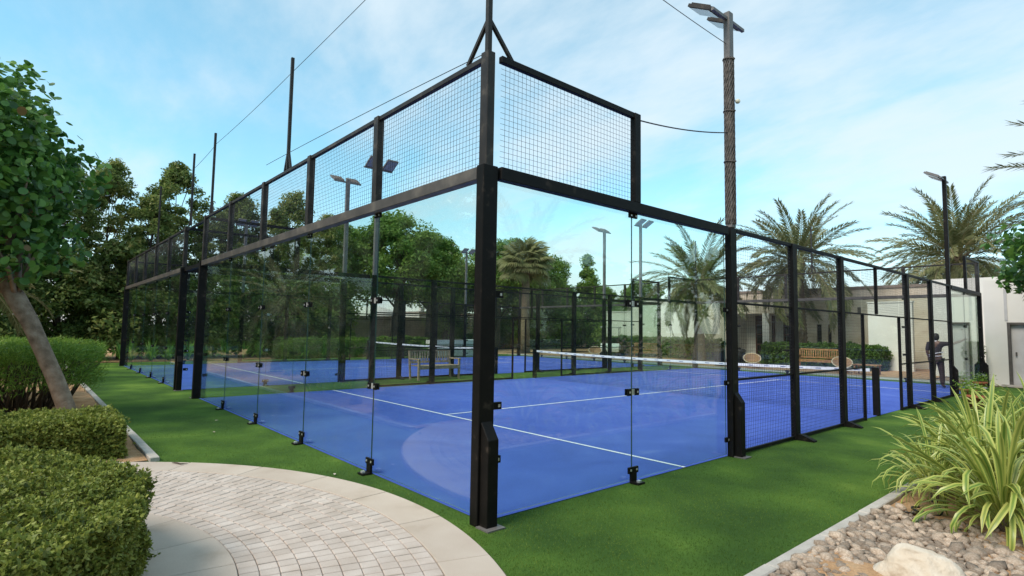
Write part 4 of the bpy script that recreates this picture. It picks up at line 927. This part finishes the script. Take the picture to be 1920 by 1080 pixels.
# ------------------------------------------------------------------ pebbles, boulder, hose, pots
def pebble_mesh(seed):
    r = random.Random(seed); bm = bmesh.new(); bmesh.ops.create_icosphere(bm, subdivisions=1, radius=.5)
    ax = Vector((r.uniform(-1, 1), r.uniform(-1, 1), r.uniform(-1, 1)))
    for v in bm.verts: v.co *= 1+.24*r.uniform(-1, 1); v.co.z *= .62; v.co.x *= 1.3
    me = bpy.data.meshes.new('stone'); bm.to_mesh(me); bm.free()
    for p in me.polygons: p.use_smooth = True
    me.materials.append(MT['pebble']); return me
PM = [pebble_mesh(i) for i in range(10)]
bedp = bpy.data.objects['planting_bed_right']
rp = random.Random(5); cand = []; placed = []
grid = {}
for tries in range(22000):
    x, y = rp.uniform(2.04, 3.5), rp.uniform(.35, 3.15)
    lim = 2.75-.22*(x-2.05)+rp.gauss(0, .22)
    if rp.random() < .12 or y > lim or (x-2.66)**2+((y-1.5)*.9)**2 < .2**2: continue
    r = rp.uniform(.024, .06) if tries < 6000 else rp.uniform(.012, .028)
    ok = True; gx, gy = int(x/.12), int(y/.12)
    for ax_ in (-1, 0, 1):
        for ay in (-1, 0, 1):
            for (qx, qy, qr) in grid.get((gx+ax_, gy+ay), ()):
                if (qx-x)**2+(qy-y)**2 < (.66*(qr+r))**2: ok = False
    if ok: grid.setdefault((gx, gy), []).append((x, y, r)); placed.append((x, y, r))
def inview(x, y):
    d = Vector((x-CAM[0], y-CAM[1], .03-CAM[2])); zc = d.dot(fw); return 540-FPX*d.dot(up2)/zc < 1090 and 960+FPX*d.dot(rt2)/zc < 1925
placed.sort(key=lambda p: (not inview(p[0], p[1]), -p[2]/math.hypot(p[0]-CAM[0], p[1]-CAM[1])))
joined_v, joined_f, nb = [], [], 0
for i, (x, y, r) in enumerate(placed):
    me = PM[i % 10]; E_ = Euler((rp.gauss(0, .3), rp.gauss(0, .3), rp.uniform(0, 6.28))); s = 2*r
    if i < 300:
        o = obj('stone', me, bedp, (x, y, .034+r*.28)); o.rotation_euler = E_; o.scale = (s, s*rp.uniform(.75, 1.1), s)
    else:
        R3 = E_.to_matrix()
        for v in me.vertices: q = R3 @ (v.co*s); joined_v.append((q.x+x, q.y+y, q.z+.034+r*.28))
        for p in me.polygons: joined_f.append([nb+k for k in p.vertices])
        nb += len(me.vertices)
o = obj('stone_remainder', npmesh('stone_remainder', joined_v, joined_f, MT['pebble'], smooth=True), bedp); o['kind'] = 'stuff'
# boulder
bm = bmesh.new(); bmesh.ops.create_icosphere(bm, subdivisions=4, radius=1)
rb2 = np.random.default_rng(8); co = np.array([v.co[:] for v in bm.verts]); dd = lumps(co, rb2, 8, 2.2, .09)+lumps(co, rb2, 14, 6, .035)+lumps(co, rb2, 14, 16, .018)
for v, d in zip(bm.verts, dd): v.co *= (1+d); v.co.x *= .235; v.co.y *= .20; v.co.z = max(v.co.z*.175, -.06)
me = bpy.data.meshes.new('boulder'); bm.to_mesh(me); bm.free(); me.polygons.foreach_set('use_smooth', [True]*len(me.polygons)); me.materials.append(MT['boulder'])
o = obj('boulder', me, None, (2.67, 1.46, .05)); o.rotation_euler = (.05, -.08, .7); tag(o, 'cream weathered boulder among the pebbles at the bottom right', 'boulder')
hz = MB(); hz.tube([(2.07, 3.02, .05), (2.16, 2.98, .045), (2.28, 3.0, .05)], .007, 6)
hz.tube([(2.32+.11*math.cos(a), 3.22+.15*math.sin(a), .045+.012*math.sin(a*2)) for a in [2.4+i*.42 for i in range(13)]], .009, 6)
tag(hz.build('drip_hose', MT['hose']), 'thin black irrigation hose looped on the sandy soil by the kerb', 'hose')
def pot(label, loc, s, flower, lie=False):
    t = empty('flower_pot', label, 'flower pot', loc, group='terracotta pots behind the right bed')
    m = MB(); m.lathe([(0, 0), (.11*s, 0), (.15*s, .22*s), (.17*s, .22*s), (.17*s, .27*s), (.14*s, .27*s), (.13*s, .22*s), (0, .21*s)], 16); m.build('pot', MT['terracotta'], t)
    r = np.random.default_rng(int(abs(loc[0]*100)+loc[1]*10)); n = 260; p = r.normal(size=(n, 3))*np.array([.12, .12, .07])*s+np.array([0, 0, .36*s]); v, f, tt = leaves(p, r.normal(size=(n, 3))+np.array([0, 0, 1]), r.uniform(.03, .07, n)*s, r.uniform(.02, .04, n)*s, r, np.clip(r.normal(.5, .2, n), 0, .84), .1)
    o = obj('plant', npmesh('plant', v, f, G['bush'], tt), t); o['kind'] = 'stuff'
    if flower:
        fm = MB()
        for i in range(9):
            c = Vector(r.normal(size=3)*np.array([.11, .11, .03])*s)+Vector((0, 0, .44*s))
            for k in range(5): a = k*1.2566; fm.add([c, c+Vector((.02*math.cos(a-.4), .02*math.sin(a-.4), .01))*s, c+Vector((.045*math.cos(a), .045*math.sin(a), .006))*s, c+Vector((.02*math.cos(a+.4), .02*math.sin(a+.4), .01))*s], [(0, 1, 2, 3)])
        fm.build('flowers', MT['whitecloth'], t)['kind'] = 'stuff'
    return t
pot('terracotta pot at the foot of the buttress near the person', (.55, 15.0, .0), 1.1, False)
pot('terracotta pot of white flowers behind the strap plants', (1.0, 13.2, .0), 1.1, True)
pot('terracotta pot beside the corner glass and the white building', (.25, 18.2, .0), 1.1, True)

# ------------------------------------------------------------------ garden furniture
def bench(label, loc, rz, L=1.5, wood='teak'):
    t = empty('wooden_bench', label, 'bench', loc, rz, 'wooden benches')
    # local: seat along X, sitter faces -Y
    for s in (-1, 1):
        m = MB(); m.box((-.03, -.03, 0), (.03, .03, .62)); m.build('leg', MT[wood], t, (s*L/2, -.26, .0), bevel=.004)
        m = MB(); m.bar((0, 0, 0), (0, .10, .90), .055, .055); m.build('leg', MT[wood], t, (s*L/2, .22, .0), bevel=.004)
        m = MB(); m.box((-.04, -.32, 0), (.04, .26, .035)); m.build('armrest', MT[wood], t, (s*L/2, 0, .62), bevel=.004)
    for k in range(5):
        m = MB(); m.box((-L/2+.03, -.045, 0), (L/2-.03, .045, .025)); m.build('seat_slat', MT[wood], t, (0, -.24+.108*k, .42), bevel=.003)
    m = MB(); m.box((-L/2+.03, -.02, 0), (L/2-.03, .02, .08)); m.build('apron', MT[wood], t, (0, -.27, .335))
    m = MB(); m.box((-L/2+.03, -.02, 0), (L/2-.03, .02, .07)); m.build('top_rail', MT[wood], t, (0, .315, .86))
    m = MB(); m.box((-L/2+.03, -.02, 0), (L/2-.03, .02, .06)); m.build('lower_rail', MT[wood], t, (0, .272, .5))
    n = int(L/.095)
    for k in range(n):
        x = -L/2+.09+(L-.18)*k/(n-1); m = MB(); m.bar((x, .275, .555), (x, .313, .865), .045, .016); m.build('back_slat', MT[wood], t)
    return t
bench('weathered wooden bench standing on the turf between the two courts', (-11.35, 6.95, .002), math.radians(90), 1.5, 'greyteak')
bench('teak bench in front of the hedge behind the near court', (-6.5, 24.4, .014), math.radians(8), 1.6)
bench('teak bench below the bright hedge, seen through the right glass', (-16.0, 24.6, .014), math.radians(14), 1.6)
def papasan(label, loc, rz):
    t = empty('bowl_chair', label, 'chair', loc, rz, 'round wicker bowl chairs'); t.scale = (.8, .8, .8)
    R = Euler((math.radians(34), 0, 0)).to_matrix(); prof = [(.0, -.26), (.14, -.25), (.28, -.19), (.39, -.10), (.46, 0)]
    m = MB(); m.lathe(prof+[(.44, .005), (.37, -.085), (.26, -.165), (.13, -.225), (0, -.232)], 28); m.v = [tuple(R @ Vector(p)+Vector((0, 0, .55))) for p in m.v]; m.build('bowl', MT['wicker'], t)
    m = MB(); m.tube([tuple(R @ Vector((.47*math.cos(a), .47*math.sin(a), .0))+Vector((0, 0, .55))) for a in [2*math.pi*i/28 for i in range(29)]], .026, 8); m.build('rim', MT['rim'], t)
    m = MB(); m.lathe([(.30, 0), (.32, .02), (.24, .16), (.22, .30), (.20, .30), (.22, .16), (.29, .0)], 20); m.build('base', MT['wicker'], t)
    return t
papasan('round wicker bowl chair left of the first mesh post, before the dark doors', (-8.75, 22.75, .014), .5)
papasan('round wicker bowl chair just right of the far bench', (-5.05, 23.1, .014), .45)
papasan('round wicker bowl chair near the buggy, seen through the right glass', (-18.4, 22.9, .014), .7)
tb = empty('garden_table', 'low wooden table right of the second bowl chair', 'table', (-4.1, 23.0, .014)); m = MB(); m.box((-.45, -.3, .36), (.45, .3, .40)); m.build('table_top', MT['teak'], tb)
for sx in (-.38, .38):
    for sy in (-.24, .24): m = MB(); m.box((-.025, -.025, 0), (.025, .025, .36)); m.build('leg', MT['teak'], tb, (sx, sy, 0))
def litter(label, loc):
    t = empty('litter_bin', label, 'bin', loc); m = MB(); m.lathe([(0, 0), (.2, 0), (.23, .04), (.25, .68), (.22, .70), (0, .69)], 18); m.build('body', MT['black'], t)
    m = MB(); m.lathe([(.265, .70), (.265, .75), (.2, .82), (.0, .85)], 18); m.build('lid', MT['dusty'], t)
litter('black litter bin left of the near court far corner', (-10.3, 22.6, .014)); litter('black litter bin beside the first mesh post', (-9.6, 23.3, .014))
# white planter counter behind the further court
pl = empty('white_planter', 'long white planter box behind the bench between the courts', 'planter', (-23.6, 16.3, .0), math.radians(90))
m = MB(); m.box((-1.6, -.35, 0), (1.6, .35, .62)); m.build('box', MT['whitepaint'], pl, bevel=.02); m = MB(); m.box((-1.68, -.42, 0), (1.68, .42, .28)); m.build('top_slab', MT['whitepaint'], pl, (0, 0, .68), bevel=.02)
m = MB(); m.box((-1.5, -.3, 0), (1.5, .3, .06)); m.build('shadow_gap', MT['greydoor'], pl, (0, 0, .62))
o = obj('lily_plant', sm_[1], None, (-23.7, 14.4, .01)); tag(o, 'leafy plant at the left end of the white planter box', 'plant')
# golf buggy
gb = empty('golf_buggy', 'white-fronted buggy with a grey roof parked beyond the further court', 'buggy', (-19.4, 25.6, .012), math.radians(-55))
m = MB(); m.prism([(-1.2, .3), (1.15, .3), (1.2, .55), (.75, .82), (.55, .82), (.45, .5), (-.3, .5), (-.35, .62), (-1.2, .68)], -.58, .58, 'y'); m.build('body', MT['whitepaint'], gb, bevel=.02)
m = MB(); m.box((-1.25, -.62, 1.80), (.75, .62, 1.87)); m.build('roof', MT['greydoor'], gb, bevel=.03)
for x, xt in ((-1.05, -1.1), (.62, .5)):
    for y in (-.52, .52): m = MB(); m.bar((x, y, .6), (xt, y, 1.81), .035, .035); m.build('roof_post', MT['black'], gb)
m = MB(); m.box((-.62, -.5, .6), (-.12, .5, .76)); m.build('seat', MT['black'], gb, bevel=.02); m = MB(); m.box((-.74, -.5, .74), (-.64, .5, 1.18)); m.build('seat_back', MT['black'], gb, bevel=.02)
m = MB(); m.bar((.62, 0, .78), (.36, 0, 1.02), .03, .03); m.tube([(.36+.1*math.cos(a)*.5, .17*math.cos(a), 1.02+.17*math.sin(a)*.6) for a in [i*.5236 for i in range(13)]], .014, 6); m.build('steering_wheel', MT['black'], gb)
for x in (-.8, .82):
    for y in (-.55, .55):
        wv = MB(); wv.v = []; wv.lathe([(.0, -.08), (.15, -.08), (.23, -.07), (.23, .07), (.15, .08), (0, .08)], 18); wv.v = [(a+x, c+y, b__+.23) for a, b__, c in wv.v]; wv.build('wheel', MT['black'], gb)

# ------------------------------------------------------------------ buildings and walls
def part(root, name, lo, hi, mat, bevel=0): m = MB(); m.box(lo, hi); return m.build(name, MT[mat], root, bevel=bevel)
# beige building behind the near court: front face y = 30
bb = empty('beige_building', 'low beige building with brown doors and a white column behind the near court', 'building', (-8, 30, 0))
for (x0, x1, z0, z1) in ((-15.5, -13.4, 0, 4.0), (-13.4, -9.75, 2.78, 4.0), (-9.75, -8.62, 0, 4.0), (-8.62, -8.36, 0, .9), (-8.62, -8.36, 2.15, 4.0), (-8.36, -8.05, 0, 4.0), (-8.05, -7.86, 0, .9), (-8.05, -7.86, 2.15, 4.0), (-7.86, -1.95, 0, 4.0)):
    part(bb, 'wall', (x0+8, 0, z0), (x1+8, .3, z1), 'wallbeige')
part(bb, 'porch_wall', (-13.4+8, 1.6, 0), (-9.75+8, 1.8, 2.78), 'wallwhite'); part(bb, 'porch_ceiling', (-13.4+8, .3, 2.7), (-9.75+8, 1.6, 2.78), 'wallwhite')
part(bb, 'porch_side', (-13.6+8, .3, 0), (-13.4+8, 1.8, 2.7), 'wallwhite'); part(bb, 'porch_side', (-9.75+8, .3, 0), (-9.55+8, 1.8, 2.7), 'wallwhite')
part(bb, 'column', (-11.62+8, -.02, 0), (-11.22+8, .34, 2.78), 'wallwhite', .01)
for xs_ in (-12.75, -11.05):
    d = part(bb, 'door', (xs_+8, 1.5, .02), (xs_+1.15+8, 1.597, 2.3), 'brownwood'); part(d, 'transom', (xs_+8, 1.52, 2.33), (xs_+1.15+8, 1.597, 2.68), 'brownwood')
    for k in range(2):
        for j in range(3): part(d, 'pane', (xs_+.09+.52*k+8, 1.488, .35+.62*j), (xs_+.54+.52*k+8, 1.498, .88+.62*j), 'darkglass')
for xs_, w_ in ((-8.62, .26), (-8.05, .19)): part(bb, 'slit_window', (xs_+8, .14, .9), (xs_+w_+8, .2, 2.15), 'darkglass')
part(bb, 'parapet', (-15.6+8, -.06, 4.0), (-1.9+8, .36, 4.14), 'coping'); part(bb, 'roof', (-15.5+8, .36, 3.85), (-1.95+8, 8, 3.98), 'grey')
part(bb, 'wall', (-15.5+8, .3, 0), (-15.2+8, 8, 3.85), 'wallbeige'); part(bb, 'wall', (-2.25+8, .3, 0), (-1.95+8, 8, 3.85), 'wallbeige')
for k in range(2): part(bb, 'wall_lamp', (-6.55+8+3.1*k, -.09, 2.75), (-6.42+8+3.1*k, 0, 3.05), 'frame')
part(bb, 'drain_pipe', (-2.9+8, -.08, .5), (-2.8+8, 0, 1.9), 'coping')
pw = empty('white_wall_panel', 'tall white wall panel framed by the court doorway', 'wall', (-4.0, 26.95, 0))
part(pw, 'wall', (-1.2, 0, 0), (.55, .25, 3.1), 'wallwhite'); part(pw, 'coping', (-1.23, -.03, 3.1), (.58, .28, 3.16), 'wallwhite')
# low planting edge in front
wb = empty('white_building', 'white rendered building at the right edge with grey door', 'building', (0, 21.5, 0))
for (x0, x1, z0, z1) in ((-.1, .47, 0, 3.5), (.47, 1.75, 2.09, 3.5), (1.75, 7.5, 0, 3.5)): part(wb, 'wall', (x0, 0, z0), (x1, .3, z1), 'wallwhite')
part(wb, 'wall', (-.1, .3, 0), (.2, 3.5, 3.5), 'wallwhite'); part(wb, 'roof', (.2, .3, 3.3), (7.5, 9, 3.45), 'grey')
d = part(wb, 'door', (.55, .12, .05), (1.67, .18, 2.02), 'greydoor'); part(d, 'handle', (.64, .07, 1.0), (.68, .12, 1.12), 'frame')
for a, b, c_, e in ((.47, .55, 0, 2.09), (1.67, 1.75, 0, 2.09), (.55, 1.67, 2.02, 2.09)): part(wb, 'door_frame', (a, -.02, c_), (b, .2, e), 'frame')
part(wb, 'doorstep', (.3, -.28, 0), (1.9, 0, .06), 'kerb'); part(wb, 'wall_crack_cover', (.42, -.02, 2.15), (.50, 0, 3.2), 'greydoor')
wr = empty('rear_white_wall', 'white wall with weathered grey door behind the far corner glass', 'wall', (0, 25, 0))
for (x0, x1, z0, z1) in ((-2.3, -1.72, 0, 3.9), (-1.72, -1.1, 2.17, 3.9), (-1.1, -.1, 0, 3.9)): part(wr, 'wall', (x0, 0, z0), (x1, .25, z1), 'wallwhite')
d = part(wr, 'door', (-1.68, .08, .05), (-1.14, .14, 2.13), 'greydoor'); part(d, 'handle', (-1.24, .04, 1.0), (-1.2, .08, 1.1), 'frame'); part(d, 'vent', (-1.40, .06, 1.85), (-1.34, .08, 1.91), 'frame')
for a, b, c_, e in ((-1.72, -1.68, 0, 2.17), (-1.14, -1.1, 0, 2.17), (-1.68, -1.14, 2.13, 2.17)): part(wr, 'door_frame', (a, -.02, c_), (b, .16, e), 'frame')
part(wr, 'wall', (-2.3, .25, 0), (-2.05, 5, 3.9), 'wallwhite')
gw = empty('garden_wall', 'pale stepped garden wall behind the bright hedge, seen through the right glass', 'wall', (-19, 31, 0))
part(gw, 'wall', (-5.2, 0, 0), (-2.75, .25, 3.05), 'wallwhite'); part(gw, 'wall', (-2.75, -.02, 0), (3.2, .27, 3.75), 'wallwhite'); part(gw, 'coping', (-5.25, -.05, 3.05), (-2.75, .3, 3.11), 'wallwhite'); part(gw, 'coping', (-2.8, -.07, 3.75), (3.25, .32, 3.82), 'wallwhite')
bw = empty('boundary_wall', 'long grey-brown boundary wall under the round trees', 'wall', (-36, 20, 0))
for k in range(9): part(bw, 'wall_panel', (-.1, -9+4*k+.16, 0), (.1, -9+4*k+3.84, 2.4), 'wallgrey'); part(bw, 'pier', (-.16, -9+4*k-.16, 0), (.16, -9+4*k+.16, 2.52), 'wallgrey'); part(bw, 'coping', (-.14, -9+4*k+.16, 2.4), (.14, -9+4*k+3.84, 2.47), 'coping')
dm = empty('domed_roof', 'pale domed roof rising behind the boundary wall', 'building', (-42, 20.0, 0))
part(dm, 'wall', (-2, -1.7, 0), (2, 2.4, 2.5), 'wallgrey'); m = MB(); m.lathe([(2.3*math.cos(a), 2.45+1.05*math.sin(a)) for a in [math.pi/2*i/8 for i in range(9)]], 28, c=(0, .3, 0)); m.build('dome', MT['wallwhite'], dm)
sb = empty('flat_roof_block', 'pale flat-roofed block behind the boundary wall, right of the dome', 'building', (-43, 28, 0)); part(sb, 'wall', (-2, -3.4, 0), (2, 3, 3.0), 'wallwhite'); part(sb, 'roof_slab', (-2.1, -3.5, 3.0), (2.1, 3.1, 3.15), 'coping'); part(sb, 'chimney', (1.2, -3, 3.15), (1.6, -2.6, 3.6), 'wallwhite')

# ------------------------------------------------------------------ person at the far end of the near court
def skin(name, joints, edges, mat, parent, root, sub=2):
    me = bpy.data.meshes.new(name); me.from_pydata([j[0] for j in joints], edges, []); o = obj(name, me, parent)
    sm = o.modifiers.new('skin', 'SKIN'); sm.use_smooth_shade = True
    for i, j in enumerate(joints):
        r = j[1]; me.skin_vertices[0].data[i].radius = r if isinstance(r, tuple) else (r, r); me.skin_vertices[0].data[i].use_root = (i == root)
    ss = o.modifiers.new('sub', 'SUBSURF'); ss.levels = sub; ss.render_levels = sub; me.materials.append(mat); return o
# local frame: X to the person's right, Y ahead (away from the viewer), Z up
pe = empty('person', 'person in dark clothes with white collar, back turned, arm stretched out beside the far corner', 'person', (-.84, 18.55, .009), math.radians(-4))
J = [((0, 0, .92), (.150, .11)), ((0, .0, 1.10), (.135, .10)), ((0, .01, 1.28), (.165, .115)), ((0, 0, 1.385), (.10, .08)), ((0, .015, 1.44), (.052, .052)), ((0, .03, 1.50), (.06, .07)), ((0, .035, 1.565), (.082, .10)), ((0, .03, 1.635), (.06, .075)),
     ((-.175, 0, 1.365), .062), ((-.235, .0, 1.12), .048), ((-.22, .12, .93), .038), ((-.215, .17, .87), (.032, .02)),
     ((.175, 0, 1.365), .062), ((.40, .10, 1.36), .046), ((.60, .22, 1.46), .036), ((.66, .26, 1.50), (.034, .02)),
     ((-.095, 0, .84), .098), ((-.115, .03, .48), .066), ((-.125, -.02, .09), .045), ((-.13, .13, .035), (.042, .032)),
     ((.095, 0, .84), .098), ((.125, .03, .48), .066), ((.145, -.02, .09), .045), ((.165, .13, .035), (.042, .032))]
Ed = [(0,1),(1,2),(2,3),(3,4),(4,5),(5,6),(6,7),(3,8),(8,9),(9,10),(10,11),(3,12),(12,13),(13,14),(14,15),(0,16),(16,17),(17,18),(18,19),(0,20),(20,21),(21,22),(22,23)]
skin('body', J, Ed, MT['skin'], pe, 0)
def grow(idx, dr): 
    out_ = []
    for i in idx:
        p, r = J[i]; r = r if isinstance(r, tuple) else (r, r); out_.append((p, (r[0]+dr, r[1]+dr)))
    return out_
skin('shirt', [((0, 0, .97), (.165, .125))]+grow([1, 2, 3], .014)+grow([8, 9], .016)+grow([12, 13], .016), [(0,1),(1,2),(2,3),(3,4),(4,5),(3,6),(6,7)], MT['shirt'], pe, 0)
skin('trousers', grow([0, 16, 17, 18, 20, 21, 22], .016), [(0,1),(1,2),(2,3),(0,4),(4,5),(5,6)], MT['trousers'], pe, 0)
for (x0, sy) in ((-.215, 1), (.66, 1)):                          # fingers
    hp = J[11][0] if x0 < 0 else J[15][0]; dirv = Vector((0, .25, -.95)) if x0 < 0 else Vector((.75, .45, .45)); sidev = Vector((0, .9, .3)) if x0 < 0 else Vector((.1, -.5, .85))
    m = MB()
    for k, l in enumerate((.075, .085, .08, .065)): a = Vector(hp)+sidev*(.012*(k-1.5)*1.3); m.tube([a, a+dirv*l*.55, a+dirv*l+Vector((0, .012, -.006))], [.009, .008, .006], 6)
    a = Vector(hp)-dirv*.03; m.tube([a, a+sidev*.04+dirv*.02, a+sidev*.055+dirv*.05], [.011, .009, .007], 6); m.build('hand', MT['skin'], pe)
m = MB(); m.lathe([(0, .115), (.05, .108), (.085, .075), (.10, .02), (.098, -.04), (.085, -.085), (.06, -.10)], 20, c=(0, 0, 0)); m.v = [(x*.92, y*1.08+.02, z+1.575) for x, y, z in m.v]; m.build('hair', MT['hair'], pe)
m = MB(); m.tube([(.062*math.cos(a), .015+.062*math.sin(a), 1.425-.01*math.sin(a)) for a in [2*math.pi*i/18 for i in range(19)]], .022, 7); m.build('collar', MT['whitecloth'], pe)
for z, tl in ((1.055, .05), (.975, .015)):
    m = MB(); m.tube([(.178*math.cos(a), .14*math.sin(a), z+tl*math.cos(a)) for a in [2*math.pi*i/24 for i in range(25)]], .013, 6); m.build('waist_band', MT['whitecloth'], pe)
m = MB()
for s in (-1, 1): m.lathe([(0, -.012), (.010, -.006), (.012, .002), (.006, .012), (0, .013)], 8, c=(s*.035, .118, 1.575))
m.tube([(0, .125, 1.585), (0, .150, 1.545), (0, .125, 1.535)], [.006, .013, .006], 6); m.tube([(-.03, .118, 1.505), (0, .126, 1.502), (.03, .118, 1.505)], .005, 5)
m.build('face', MT['skin'], pe)
